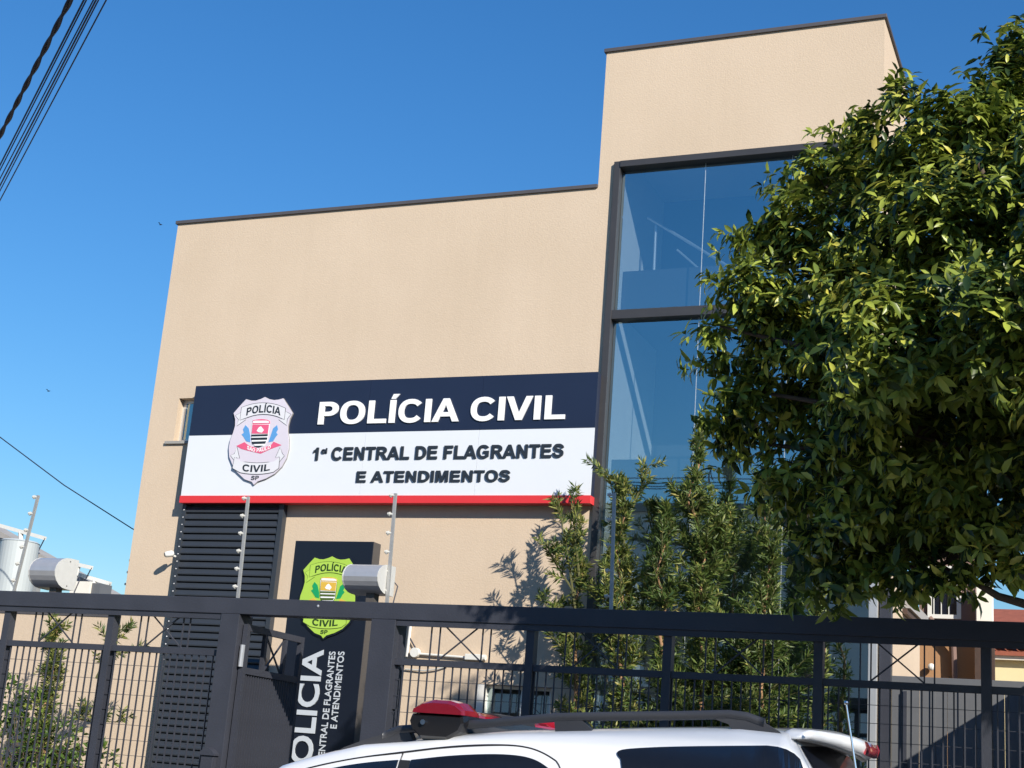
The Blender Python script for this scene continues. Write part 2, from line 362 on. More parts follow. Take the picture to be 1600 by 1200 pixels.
# narrow window
a, b, c, d = WN
w1 = MB().box(a, b, .10, .135, c, c+.04).box(a, b, .10, .135, d-.04, d).box(a, a+.045, .101, .134, c+.04, d-.04).box(a+.2, a+.235, .101, .134, c+.04, d-.04).build('window', M['alu'], bld)
MB().box(a+.045, a+.2, .115, .12, c+.04, d-.04).build('pane', M['glass'], w1)
MB().box(a+.235, b, .115, .12, c+.04, d-.04).build('pane', M['glass'], w1)
MB().box(a-.1, b, -.03, .1, c-.035, c-.002).build('sill', M['concrete'], w1)
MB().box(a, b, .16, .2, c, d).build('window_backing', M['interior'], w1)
# ground floor window
a, b, c, d = WL
w2 = MB().box(a+.002, a+.09, -.012, .13, c, d-.002).box(a+.09, b, .09, .13, d-.03, d-.002).box(b-.05, b-.002, .09, .129, c, d-.03).box((a+b)/2+.05, (a+b)/2+.08, .09, .128, c, d-.03).build('window', M['white_paint'], bld)
MB().box(a+.09, (a+b)/2+.05, .1, .105, c, d-.03).build('pane', M['glass'], w2); MB().box((a+b)/2+.08, b-.05, .11, .115, c, d-.03).build('pane', M['glass'], w2)
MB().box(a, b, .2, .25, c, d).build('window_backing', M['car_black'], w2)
MB().box(a-.04, b+.04, -.04, .09, c-.05, c-.002).build('sill', M['concrete'], w2)
# louvred panel below the sign
LX0, LX1, LZ0, LZ1, LY = .70, 2.055, -.5, 4.36, -.085
lv = MB().box(LX0, LX0+.05, LY, -.002, LZ0, LZ1).box(LX1-.06, LX1, LY, -.002, LZ0, LZ1).box(LX0+.05, LX1-.06, LY+.002, -.002, LZ1-.05, LZ1).build('louvre_frame', M['louvre'], bld, .003)
MB().box(LX0+.05, LX1-.06, -.014, -.003, LZ0, LZ1-.05).build('louvre_back', M['louvre'], lv)
_sp4 = [(LY+.006, -.004), (LY+.004, .010), (LY+.026, .062), (LY+.040, .068), (LY+.040, .060), (LY+.014, .004)]
sm = MB().add([(x_, y_, z_) for x_ in (LX0+.052, LX1-.062) for y_, z_ in _sp4], [(i, (i+1) % 6, 6+(i+1) % 6, 6+i) for i in range(6)]+[tuple(range(6))[::-1], tuple(range(6, 12))]).mesh('slat')
sm.materials.append(M['louvre'])
z = LZ1-.14
while z > LZ0+.05:
    s_ = obj('slat', sm, None, lv); s_.location = (0, 0, z); z -= .0795
sr = MB()
zz = LZ1-.12
for k in range(22):
    sr.sphere((LX0+.026, LY-.003, zz), (.009, .006, .009), 6, 4); zz -= .085
sr.build('rivets', M['steel'], lv)

# ------------------------------------------------------------------ text
def _ell(cx, cy, rx, ry, a0, a1, n=14, e=2.25):
    out = []
    for i in range(n+1):
        t = math.radians(a0+(a1-a0)*i/n); c, s_ = math.cos(t), math.sin(t)
        out.append((cx+rx*math.copysign(abs(c)**(2/e), c), cy+ry*math.copysign(abs(s_)**(2/e), s_)))
    return out
def _stroke(P, w, caps=None):
    n = len(P); Lf, Rt = [], []
    for i in range(n):
        dx, dy = P[min(i+1, n-1)][0]-P[max(i-1, 0)][0], P[min(i+1, n-1)][1]-P[max(i-1, 0)][1]; l = math.hypot(dx, dy)
        ww = w if not hasattr(w, '__len__') else w[i]
        Lf.append((P[i][0]-dy/l*ww/2, P[i][1]+dx/l*ww/2)); Rt.append((P[i][0]+dy/l*ww/2, P[i][1]-dx/l*ww/2))
    return Lf+Rt[::-1]
def _sp(P, n=5):
    out = []
    for i in range(len(P)-1):
        p0, p1, p2, p3 = P[max(i-1, 0)], P[i], P[i+1], P[min(i+2, len(P)-1)]
        for k in range(n):
            t = k/n; out.append(tuple(.5*(2*p1[j]+(p2[j]-p0[j])*t+(2*p0[j]-5*p1[j]+4*p2[j]-p3[j])*t*t+(3*p1[j]-p0[j]-3*p2[j]+p3[j])*t**3) for j in (0, 1)))
    return out+[P[-1]]
_Cc = _ell(392, 358, 275, 305, 38, 322, 22)
_I = [(71, 0), (217, 0), (217, 716), (71, 716)]
_ac = [(95, 768), (200, 768), (305, 905), (145, 905)]
_S = _stroke(_sp([(560, 515), (520, 600), (430, 650), (330, 655), (205, 635), (140, 545), (180, 445), (310, 395), (440, 355), (535, 290), (530, 160), (430, 80), (325, 62), (200, 85), (115, 170), (92, 235)]), 138)
GL = {'I': (278, [_I]), 'Í': (278, [_I, _ac]), 'L': (611, [[(73, 0), (583, 0), (583, 121), (219, 121), (219, 716), (73, 716)]]),
      'E': (667, [[(73, 0), (618, 0), (618, 121), (218, 121), (218, 316), (578, 316), (578, 436), (218, 436), (218, 595), (604, 595), (604, 716), (73, 716)]]),
      'F': (611, [[(74, 0), (219, 0), (219, 304), (518, 304), (518, 425), (219, 425), (219, 595), (565, 595), (565, 716), (74, 716)]]),
      'T': (611, [[(233, 0), (378, 0), (378, 595), (590, 595), (590, 716), (21, 716), (21, 595), (233, 595)]]),
      'V': (667, [[(255, 0), (412, 0), (667, 716), (512, 716), (331, 186), (156, 716), (0, 716)]]),
      'A': (722, [[(718, 0), (561, 0), (499, 163), (213, 163), (154, 0), (0, 0), (279, 716), (432, 716)], [(452, 283), (354, 549), (257, 283)]]),
      'N': (722, [[(74, 0), (209, 0), (209, 467), (497, 0), (643, 0), (643, 716), (509, 716), (509, 238), (215, 716), (74, 716)]]),
      'M': (833, [[(71, 0), (205, 0), (205, 564), (347, 0), (486, 0), (628, 564), (628, 0), (763, 0), (763, 716), (547, 716), (418, 228), (289, 716), (71, 716)]]),
      'O': (778, [_ell(389, 358, 347, 370, 0, 350, 35), _ell(389, 358, 198, 248, 0, 350, 35)]),
      'C': (722, [_stroke(_Cc, [136]*23)]),
      'G': (778, [_ell(392, 358, 348, 370, 38, 300, 22)+[(560, 48), (690, 95), (690, 395), (392, 395), (392, 275), (548, 275), (548, 170)]+_ell(392, 358, 205, 248, 306, 42, 20)]),
      'D': (722, [[(73, 0)]+_ell(320, 358, 366, 358, -90, 90, 18)+[(73, 716)], [(218, 121), (218, 595)]+_ell(310, 358, 224, 237, 90, -90, 18)]),
      'P': (667, [[(73, 0), (218, 0), (218, 270)]+_ell(360, 493, 264, 223, -90, 90, 16)+[(73, 716)], [(218, 391), (218, 595)]+_ell(330, 493, 142, 102, 90, -90, 12)]),
      'R': (722, [[(73, 0), (218, 0), (218, 299), (270, 299), (330, 285), (420, 170), (532, 0), (715, 0), (615, 165), (545, 265), (480, 318), (590, 370), (650, 450)]+_ell(385, 515, 270, 201, 0, 90, 8)+[(73, 716)], [(218, 413), (218, 595)]+_ell(365, 504, 142, 91, 90, -90, 12)]),
      'S': (667, [_S]), 'U': (722, [_stroke([(145, 716), (145, 300)]+_ell(360, 270, 215, 205, 180, 360, 14)+[(575, 300), (575, 716)], 142)]),
      '1': (556, [[(393, 0), (256, 0), (256, 517), (90, 420), (90, 545), (190, 600), (282, 719), (393, 719)]]),
      'ª': (370, [_ell(165, 500, 135, 120, 0, 350, 20), _ell(165, 500, 70, 62, 0, 350, 16), [(302, 385), (355, 385), (355, 680), (302, 680)]]), ' ': (278, [])}
GL['Ã'] = (722, GL['A'][1]+[[(200, 770), (520, 770), (520, 850), (200, 850)]])
def glyph_letters(s):
    out = []; V = []; x = 0
    for ch in s:
        adv, polys = GL[ch]
        if polys:
            cu = bpy.data.curves.new('t', 'CURVE'); cu.dimensions = '2D'; cu.fill_mode = 'BOTH'; cu.offset = .008
            for P in polys:
                q = cu.splines.new('POLY'); q.points.add(len(P)-1); q.use_cyclic_u = True
                for i, p in enumerate(P): q.points[i].co = (p[0]/1000, p[1]/1000, 0, 1)
            o = bpy.data.objects.new('t', cu); COL.objects.link(o)
            dg = bpy.context.evaluated_depsgraph_get(); me = o.evaluated_get(dg).to_mesh()
            n0 = len(V); key = {}; idx = []
            for v in me.vertices:
                k = (round(v.co.x, 5), round(v.co.y, 5))
                if k not in key: key[k] = len(V); V.append((v.co.x+x, v.co.y))
                idx.append(key[k])
            fs = []
            for p in me.polygons:
                f = [idx[i] for i in p.vertices]
                if len(set(f)) < 3: continue
                a_ = sum(V[f[i]][0]*V[f[(i+1) % len(f)]][1]-V[f[(i+1) % len(f)]][0]*V[f[i]][1] for i in range(len(f)))
                fs.append(tuple(f if a_ > 0 else f[::-1]))
            out.append(fs); o.evaluated_get(dg).to_mesh_clear(); bpy.data.objects.remove(o); bpy.data.curves.remove(cu)
        x += adv/1000
    return np.array(V), out
_font = {}
def text_letters(s, bold=.02, shear=0):
    cu = bpy.data.curves.new('t', 'FONT'); cu.body = s; cu.size = 1; cu.offset = bold; cu.resolution_u = 4; cu.shear = shear
    o = bpy.data.objects.new('t', cu); COL.objects.link(o)
    dg = bpy.context.evaluated_depsgraph_get(); me = o.evaluated_get(dg).to_mesh()
    V = np.array([v.co[:2] for v in me.vertices]); F = [tuple(p.vertices) for p in me.polygons]
    o.evaluated_get(dg).to_mesh_clear(); bpy.data.objects.remove(o); bpy.data.curves.remove(cu)
    n = len(V); par = list(range(n))
    def fd(i):
        while par[i] != i: par[i] = par[par[i]]; i = par[i]
        return i
    for f in F:
        for k in f[1:]: par[fd(k)] = fd(f[0])
    comp = {}
    for f in F: comp.setdefault(fd(f[0]), []).append(f)
    items = []
    for fs in comp.values():
        ids = sorted({i for f in fs for i in f}); items.append([V[ids, 0].min(), V[ids, 0].max(), fs])
    items.sort(key=lambda q: q[0]); out = []
    for it in items:
        if out and it[0] < out[-1][1]-.35*min(it[1]-it[0], out[-1][1]-out[-1][0]): out[-1][1] = max(out[-1][1], it[1]); out[-1][2] += it[2]
        else: out.append(list(it))
    return V, [q[2] for q in out]
CAPH = {}
def put_text(s, parent, m, f, depth, bold=.02, w=None, h=None, joined=None, shear=0, bend=None):
    """f(u, v, d): 0..1 along the line, 0..1 baseline to cap height, d = 0 at the back, 1 at the face"""
    if bold is None: V, L = glyph_letters(s); y0, y1 = 0, .716
    else:
        V, L = text_letters(s, bold, shear)
        if bold not in CAPH: CAPH[bold] = text_letters('I', bold)[0][:, 1]
        y0, y1 = CAPH[bold].min(), CAPH[bold].max()
    x0, x1 = V[:, 0].min(), V[:, 0].max()
    groups = [sum(L, [])] if joined else L
    for fs in groups:
        ids = sorted({i for q in fs for i in q}); mp = {k: i for i, k in enumerate(ids)}; n = len(ids)
        uv = [((V[i, 0]-x0)/(x1-x0), (V[i, 1]-y0)/(y1-y0)) for i in ids]
        mb = MB(); mb.v = [tuple(f(a, b, 1)) for a, b in uv]+[tuple(f(a, b, 0)) for a, b in uv]
        cnt = {}
        for q in fs:
            mb.f.append(tuple(mp[i] for i in q))
            for i in range(len(q)):
                e = (mp[q[i]], mp[q[(i+1) % len(q)]]); cnt[e] = 1
        for e in list(cnt):
            if (e[1], e[0]) not in cnt: mb.f.append((e[1], e[0], n+e[0], n+e[1]))
        mb.build(joined or 'letter', m, parent)

# emblem traced on the sign, kept as coordinates in shield heights
def emb_pts(pts):
    out = []
    for zx, zy in pts:
        p = U(350+zx*120/900, 610+zy*160/1200, Y=-.16); out.append((p[0], p[2]))
    return out
_t = emb_pts([(488, 80), (357, 1105), (95, 620), (775, 620)])
EC = ((_t[2][0]+_t[3][0])/2, (_t[0][1]+_t[1][1])/2); EH = _t[0][1]-_t[1][1]
def E(pts): return [((x-EC[0])/EH, (z-EC[1])/EH) for x, z in emb_pts(pts)]
def arc(p, q, n, sag):
    return [(p[0]+(q[0]-p[0])*i/n, p[1]+(q[1]-p[1])*i/n+sag*4*(i/n)*(1-i/n)) for i in range(n+1)]
SH = [(488, 82), (540, 108), (595, 118), (650, 112), (700, 98), (760, 190), (810, 272), (775, 340), (755, 420), (752, 490), (766, 570), (762, 690), (735, 800), (680, 900), (600, 980), (500, 1035), (400, 1070), (357, 1108),
      (335, 1075), (250, 1045), (160, 960), (105, 870), (70, 780), (64, 680), (80, 590), (115, 500), (138, 420), (140, 340), (122, 270), (200, 180), (268, 108), (330, 125), (380, 125), (440, 105)]
RIB1 = [(218, 205)]+arc((300, 178), (640, 178), 6, -25)+[(730, 215), (715, 345)]+arc((640, 310), (290, 318), 6, -32)+[(200, 352)]
T1L = [(212, 262), (145, 300), (182, 345), (160, 420), (265, 345), (200, 345)]
T1R = [(728, 250), (792, 285), (748, 340), (742, 412), (652, 345), (718, 340)]
RIB2 = [(135, 790)]+arc((200, 835), (590, 838), 6, 20)+[(660, 795), (650, 915)]+arc((590, 960), (200, 965), 6, 22)+[(112, 915)]
T2L = [(135, 830), (88, 768), (135, 745), (160, 668), (190, 800), (150, 790)]
T2R = [(655, 845), (715, 770), (690, 745), (668, 672), (615, 790), (660, 780)]
COAT = [(338, 380), (545, 380), (530, 500), (515, 600), (480, 655), (425, 672), (370, 655), (335, 600), (333, 500)]
CHIEF = [(345, 405), (540, 405), (526, 512), (336, 512)]
CROWN = [(350, 355)]+arc((380, 350), (520, 350), 4, -8)+[(548, 365), (548, 395), (345, 400)]
BR = [[(332, 522), (525, 518), (523, 540), (331, 545)], [(330, 560), (520, 556), (516, 582), (330, 586)], [(335, 606), (506, 600), (494, 628), (344, 634)], [(360, 655), (470, 652), (425, 672), (395, 670)]]
WL1 = [(262, 410), (300, 450), (318, 540), (316, 612), (270, 600), (236, 545), (216, 520), (244, 500), (232, 460)]
WR1 = [(632, 410), (585, 450), (555, 540), (530, 612), (585, 600), (616, 548), (640, 520), (622, 500), (642, 460)]
SP_ = [(155, 655), (250, 610), (300, 650), (425, 690), (560, 645), (590, 605), (685, 645), (560, 690), (440, 745), (330, 720), (215, 690)]
def emblem(parent, cx, cz, hh, y, C, name='shield'):
    T = lambda P: [(cx+a*hh, cz+b*hh) for a, b in P]
    def grow(P, g):
        n = len(P); mx_ = sum(p[0] for p in P)/n; mz_ = sum(p[1] for p in P)/n; out = []
        for i in range(n):
            ax, az = P[(i+1) % n][0]-P[i-1][0], P[(i+1) % n][1]-P[i-1][1]; l = math.hypot(ax, az) or 1
            nx, nz = az/l, -ax/l
            if nx*(P[i][0]-mx_)+nz*(P[i][1]-mz_) < 0: nx, nz = -nx, -nz
            out.append((P[i][0]+nx*g, P[i][1]+nz*g))
        return out
    sh = MB().prism(T(grow(E(SH), C.get('edge', .012))), y+.012, y+.03).build(name, C['rim'], parent)
    MB().prism(T(E(SH)), y+.004, y+.0119).build('shield_face', C['face'], sh)
    def layer(P, m, nm, lv=1, out=.006):
        P = E(P)
        if out: MB().prism(T(grow(P, out)), y+.004-.0012*lv, y+.0038).build(nm+'_outline', C['line'], sh)
        MB().prism(T(P), y+.004-.0012*lv-.0012, y+.004-.0012*lv-.0001 if out else y+.0038).build(nm, m, sh)
    for P in (T1L, T1R, T2L, T2R): layer(P, C['rib'], 'ribbon_tail', 1)
    for P in (RIB1, RIB2): layer(P, C['rib'], 'ribbon', 3)
    layer(SP_, C['red'], 'scroll', 1, 0)
    layer(COAT, C['white'], 'coat_of_arms', 2, .007 if C.get('coatline') else 0)
    layer(CHIEF, C['red'], 'chief', 4, 0); layer(CROWN, C['red'], 'crown', 4, 0)
    layer([(352, 365), (380, 360), (515, 360), (542, 372), (540, 385), (354, 388)], C['white'], 'crown_band', 5, 0)
    layer([(420, 440), (445, 425), (480, 470), (455, 500), (420, 495), (395, 480)], C['white'], 'chief_emblem', 5, 0)
    for P in BR: layer(P, C['line'], 'bar', 4, 0)
    layer(WL1, C['leaf'], 'branch', 1, 0); layer(WR1, C['leaf'], 'branch', 1, 0)
    def line_txt(s, zl, zr, capz, sag, m, dy, bold=None):
        a, b = E([zl, zr]); ch = E([(zl[0], zl[1]-capz)])[0][1]-a[1]
        sg = E([(zl[0], zl[1]-sag)])[0][1]-a[1]
        def f(u, v, d):
            return (cx+(a[0]+(b[0]-a[0])*u)*hh, y+.004-dy-.001*d, cz+(a[1]+(b[1]-a[1])*u+ch*v+sg*4*u*(1-u))*hh)
        put_text(s, sh, m, f, 0, bold, joined='lettering')
    line_txt('POLÍCIA', (272, 300), (672, 298), 85, 36, C['text'], .0062)
    line_txt('CIVIL', (225, 945), (548, 940), 78, -18, C['text'], .0062)
    line_txt('SP', (322, 1055), (415, 1052), 48, 0, C['text'], .0016)
    line_txt('SÃO PAULO', (278, 690), (556, 682), 40, -40, C['white'], .0036)

# ------------------------------------------------------------------ sign on the facade
sg = empty('building_sign', ((SX0+SX1)/2, -.15, SZ0), 'wide navy and white POLÍCIA CIVIL signboard with red strip on the beige facade', 'sign')
SF = -.15
MB().box(SX0+.004, SX1-.004, SF+.006, -.004, SZ0+.004, SZ1-.004).build('sign_box', M['navy'], sg)
ZB, ZRED = 5.105, SZ0+.083
seam = [SX0, UX(573, 665, SF), UX(752, 640, SF), SX1]
for x0, x1 in zip(seam[:-1], seam[1:]):
    MB().box(x0+.001, x1-.001, SF, SF+.0059, ZB+.001, SZ1).build('sign_panel', M['navy'], sg)
    MB().box(x0+.001, x1-.001, SF-.001, SF+.0058, ZRED+.001, ZB-.001).build('sign_panel', M['white_sign'], sg)
MB().box(SX0-.003, SX1+.003, SF-.012, -.02, SZ0, ZRED-.001).build('red_strip', M['red_sign'], sg)
def flat_line(x0, x1, zb, zc, y, t):
    return lambda u, v, d: (x0+(x1-x0)*u, y-t*d, zb+(zc-zb)*v)
def sign_text(s, L, R, cap, m, t, bold):
    y = SF-.001
    put_text(s, sg, m, flat_line(UX(*L, SF-t), UX(*R, SF-t), (UZ(*L, SF-t)+UZ(*R, SF-t))/2, UZ(*cap, SF-t), y, t), t, bold)
sign_text('POLÍCIA CIVIL', (496, 662), (882, 655), (880, 617.5), M['white_letter'], .015, None)
sign_text('1ª CENTRAL DE FLAGRANTES', (488, 719), (880, 714), (880, 693.5), M['black_letter'], .015, None)
sign_text('E ATENDIMENTOS', (556, 753), (796, 752), (796, 734.5), M['black_letter'], .015, None)
emblem(sg, EC[0], EC[1], EH, SF-.03, dict(
    rim=M['grey_trim'], edge=.003, face=mat('emblem_lilac', (.6, .56, .63), .4, 0, .12, 1.2), rib=mat('emblem_pale', (.66, .66, .69), .4), line=M['black_letter'], text=M['black_letter'],
    red=mat('emblem_pink', (.68, .1, .2), .4), white=M['white_letter'], leaf=mat('emblem_blue', (.1, .3, .6), .4)))

# ------------------------------------------------------------------ totem sign in the yard
TY = -1.5; TX0, TX1, TZ = 3.121, 3.994, 3.664
tt = empty('totem_sign', ((TX0+TX1)/2, TY, -.02), 'tall dark upright sign with green shield and vertical lettering inside the yard', 'sign')
MB().box(TX0, TX1, TY, TY+.15, -.02, TZ).build('sign_box', M['totem'], tt, .004)
MB().box(TX1-.012, TX1+.004, TY+.003, TY+.147, .02, TZ-.004).build('side_sheet', M['totem_side'], tt)
MB().box(TX0-.12, TX1+.12, TY-.12, TY+.27, -.03, .06).build('base', M['concrete'], tt)
green = mat('emblem_lime', (.36, .55, .07), .4, 0, .05, 3)
dk = M['totem']
sa, sb = U(522, 869, Y=TY-.03), U(507, 997, Y=TY-.03)
emblem(tt, (sa[0]+sb[0])/2-.01, (sa[2]+sb[2])/2, sa[2]-sb[2], TY-.03, dict(
    rim=dk, edge=.02, face=green, rib=mat('emblem_lime_pale', (.38, .58, .08), .4), line=mat('emblem_line', (.07, .11, .02), .4), text=mat('emblem_text', (.02, .05, .01), .4),
    red=mat('emblem_amber', (.62, .4, .06), .4), white=M['white_letter'], leaf=mat('emblem_green', (.01, .3, .1), .4), coatline=1))
def vert_text(s, za, zb, xb, xc, m, t, bold, y=TY):
    put_text(s, tt, m, lambda u, v, d: (xb+(xc-xb)*v, y-t*d-.0005, za+(zb-za)*u), t, bold)
zo = lambda x, y: (300+x/4.444, 930+y/4.444)
zt_, zbt = UZ(*zo(912, 380), TY), UZ(*zo(680, 1165), TY)
vo = text_letters('OLICIA', .02)[0][:, 0]; vp = text_letters('POLICIA', .02)[0][:, 0]
ratio = (vp.max()-vp.min())/(vo.max()-vo.min())
xr_ = UX(*zo(908, 460), TY); xl_ = UX(*zo(757, 470), TY)
vert_text('POLICIA', zt_-(zt_-zbt)*ratio, zt_, xr_, xl_, M['lettersilver'], .012, .02)
xa, xb_ = UX(*zo(998, 395), TY), UX(*zo(955, 395), TY)
ze, ztop = UZ(*zo(880, 1112), TY), UZ(*zo(998, 392), TY)
v1 = text_letters('ENTRAL DE FLAGRANTES', .012)[0][:, 0]; v2 = text_letters('1ª CENTRAL DE FLAGRANTES', .012)[0][:, 0]
vert_text('1ª CENTRAL DE FLAGRANTES', ztop-(ztop-ze)*(v2.max()-v2.min())/(v1.max()-v1.min()), ztop, xa, xb_, M['lettersilver'], .006, .012)
xa, xb_ = UX(*zo(1060, 395), TY), UX(*zo(1017, 395), TY)
vert_text('E ATENDIMENTOS', UZ(*zo(970, 925), TY), UZ(*zo(1060, 392), TY), xa, xb_, M['lettersilver'], .006, .012)

# ------------------------------------------------------------------ front fence
FY = -4.0; BZ0, BZ1 = 2.656, 2.782
fx0, fx1 = .72, 11.9
fe = empty('front_fence', (4, FY, 0), 'long dark steel fence with heavy top beam and thin vertical bars', 'fence')
MB().box(fx0, fx1, FY, FY+.17, BZ0, BZ1).build('top_beam', M['dark_metal'], fe, .004)
PIL = [(4.04, 4.212), (5.392, 5.598)]
for x0, x1 in PIL: MB().box(x0, x1, FY+.001, FY+.2, gz(x0)-.1, BZ0-.001).build('pillar', M['dark_metal'], fe, .004)
RZ0, RZ1 = 2.325, 2.372
secs = [[.75, 1.872, 2.955, 4.04], [5.598, 6.688, 7.722, 8.772, 9.845, 10.9, 11.87]]
barm = MB().box(-.0045, .0045, FY+.06, FY+.072, 0, 1).mesh('bar'); barm.materials.append(M['dark_metal'])
def fbar(x, z0, z1, name='bar'):
    o = obj(name, barm, None, fe); o.location = (x-4, -FY, z0); o.scale = (1, 1, z1-z0)
for si, sec in enumerate(secs):
    x_a, x_b = sec[0], sec[-1]
    MB().box(x_a, x_b, FY+.045, FY+.09, RZ0, RZ1).build('rail', M['dark_metal'], fe)
    MB().box(x_a+.002, x_b-.002, FY+.012, FY+.029, 2.612, BZ0-.001).build('head_rail', M['dark_metal'], fe)
    MB().box(x_a, x_b, FY+.045, FY+.09, .12, .165).build('rail', M['dark_metal'], fe)
    zz = 2.215
    while zz > .2:
        MB().box(x_a, x_b, FY+.0755, FY+.0795, zz, zz+.004).build('cross_wire', M['dark_metal'], fe); zz -= .118
    for i, (p, q) in enumerate(zip(sec[:-1], sec[1:])):
        if i: MB().box(p-.031, p+.031, FY+.03, FY+.0445, gz(p)-.05, BZ0-.001).box(p-.031, p+.031, FY+.0905, FY+.11, gz(p)-.05, BZ0-.001).box(p-.031, p+.031, FY+.0446, FY+.0904, RZ1+.001, BZ0-.001).build('post', M['dark_metal'], fe)
        w_ = q-p
        for fr in (.255, .32, .64, .70):
            fbar(p+w_*fr, RZ1, BZ0-.001)
        MB().bar((p+w_*.32, FY+.066, RZ1), (p+w_*.64, FY+.066, BZ0), .010, .010).build('cross_brace', M['dark_metal'], fe)
        MB().bar((p+w_*.32, FY+.078, BZ0), (p+w_*.64, FY+.078, RZ1), .010, .010).build('cross_brace', M['dark_metal'], fe)
        nb = 16
        for k in range(1, nb):
            fbar(p+w_*k/nb, .16, RZ0)
ib = MB().box(4.06, 4.17, FY-.06, FY, 1.25, 1.56).build('letter_box', M['dark_metal'], fe, .006)
MB().prism([(4.045, 1.56), (4.185, 1.56), (4.185, 1.575), (4.15, 1.605), (4.115, 1.62), (4.08, 1.605), (4.045, 1.575)], FY-.075, FY).build('hood', M['dark_metal'], ib)
MB().sphere((UX(497, 947, FY), FY-.002, UZ(497, 947, FY)), (.011, .006, .011)).build('bolt', M['steel'], fe)
MB().box(5.598, 5.62, FY+.08, FY+.11, 2.0, 2.55).build('hinge_strip', M['dark_metal'], fe)

# open pedestrian gate, swung into the yard
hx, hy = 4.245, FY+.06; ex, ey = 4.2, -2.97; L = math.hypot(ex-hx, ey-hy)
g = empty('pedestrian_gate', (hx, hy, 0), 'narrow dark mesh gate standing open beside the upright sign', 'gate')
g.rotation_euler.z = math.atan2(ey-hy, ex-hx)
def gbox(x0, x1, z0, z1, w, nm, m=M['dark_metal'], dy=0):
    o = obj(nm, MB().box(x0, x1, -w/2+dy, w/2+dy, z0, z1).mesh(nm), m, g); return o
gbox(0, .05, .02, 2.585, .04, 'stile'); gbox(L-.05, L, .02, 2.585, .04, 'stile'); gbox(.05, L-.05, 2.535, 2.585, .038, 'rail'); gbox(.05, L-.05, 2.2, 2.25, .038, 'rail'); gbox(.05, L-.05, .02, .07, .038, 'rail')
for x in (.33, .67): gbox(x-.02, x+.02, 2.25, 2.535, .03, 'upright')
for a_, b_, dy in (((.35, 2.25), (.65, 2.535), -.006), ((.35, 2.535), (.65, 2.25), .006)):
    obj('cross_brace', MB().bar((a_[0], dy, a_[1]), (b_[0], dy, b_[1]), .012, .012).mesh('cross_brace'), M['dark_metal'], g)
gb = MB().box(-.006, .006, -.008, .008, .07, 2.2).mesh('bar'); gb.materials.append(M['dark_metal'])
for k in range(1, 22):
    o = obj('bar', gb, None, g); o.location = (.05+k*(L-.1)/22, 0, 0)
for k in range(16):
    gbox(.05, L-.05, .18+k*.12, .184+k*.12, .004, 'cross_wire', dy=.011)
obj('hinge', MB().tube([(-.01, 0, 2.25), (-.01, 0, 2.42)], .02).mesh('hinge'), M['steel'], g)
obj('lock', MB().box(L-.12, L-.02, -.05, .05, 1.0, 1.16).mesh('lock'), M['steel'], g)

# electric fence posts on the beam
def epost(b, t_, label, Y=FY+.1, n=6, r=.011):
    B = Vector(U(*b, Y=Y)); T = Vector(U(*t_, Y=Y)); B.z = BZ1-.001
    e = empty('electric_fence_post', B, label, 'fence post', 'electric fence posts')
    MB().bar(B, T, .024, .018).build('pole', M['galv'], e)
    d = (T-B)
    for k in range(n):
        p = B+d*(.12+.86*k/(n-1))
        ins = MB().tube([p+Vector((-.002, 0, 0)), p+Vector((-.05, -.01, .003))], [.009, .011], 8).build('insulator', M['insul'], e)
        MB().tube([p+Vector((-.028, -.006, -.001)), p+Vector((-.038, -.008, .001))], .018, 8).build('collar', M['insul'], ins)
epost((22, 922), (60, 774), 'leaning electric fence post in front of the white water tank')
epost((372, 932), (388, 776), 'straight electric fence post in front of the dark louvres')
epost((605, 938), (618, 771), 'electric fence post right of the metal floodlight at the upright sign')
epost((955, 948), (960, 770), 'electric fence post in front of the shrubs by the glass', n=5)
# D-shaped metal floodlights on the beam
def dlamp(x0, x1, z0, z1, label):
    e = empty('floodlight', ((x0+x1)/2, FY+.1, BZ1), label, 'floodlight', 'floodlights on the fence beam')
    zc, hh = (z0+z1)/2, (z1-z0)/2
    prof = [(.17, hh), (.06, hh*.99)]+[(.06-.17*math.sin(math.pi*k/10), hh*math.cos(math.pi*k/10)) for k in range(1, 10)]+[(.06, -hh*.99), (.17, -hh)]
    n = len(prof); vs = [(x, FY+.06+p, zc+q) for x in (x0, x1) for p, q in prof]
    MB().add(vs, [(i, (i+1) % n, n+(i+1) % n, n+i) for i in range(n)]).build('housing', M['steel'], e, smooth=False)
    for x, s in ((x0, -1), (x1, 1)):
        P = [(FY+.06+p*1.02, zc+q*1.02) for p, q in prof]
        MB().add([(x, a_, b_) for a_, b_ in P]+[(x+s*.008, a_, b_) for a_, b_ in P], [tuple(range(n)), tuple(range(2*n-1, n-1, -1))]+[(i, (i+1) % n, n+(i+1) % n, n+i) for i in range(n)]).build('end_cap', M['cap_grey'], e)
    MB().box((x0+x1)/2+.0, (x0+x1)/2+.07, FY+.08, FY+.16, BZ1, z0+.01).build('bracket', M['totem_side'], e)
    for q_ in (.8, -.8): MB().sphere((x1+.009, FY+.12, zc+hh*q_), (.004, .007, .007), 8, 4).build('screw', M['totem_side'], e)
    MB().box(x0-.004, x1+.004, FY+.231, FY+.236, z0+.02, z1-.02).build('front_glass', M['car_glass'], e)
    MB().tube([(x1-.02, FY+.24, zc+.02), (x1+.03, FY+.25, zc-.03), (x1+.03, FY+.2, BZ1+.02), (x1+.0, FY+.15, BZ1)], .005, 6).build('lead', M['cable'], e)
dlamp(UX(541, 900, FY), UX(594, 900, FY), UZ(570, 925, FY), UZ(570, 879, FY), 'round fronted metal floodlight partly covering the green shield')
dlamp(UX(52, 890, FY), UX(92, 890, FY), UZ(80, 917, FY), UZ(80, 869, FY), 'round fronted metal floodlight beside the white water tank')

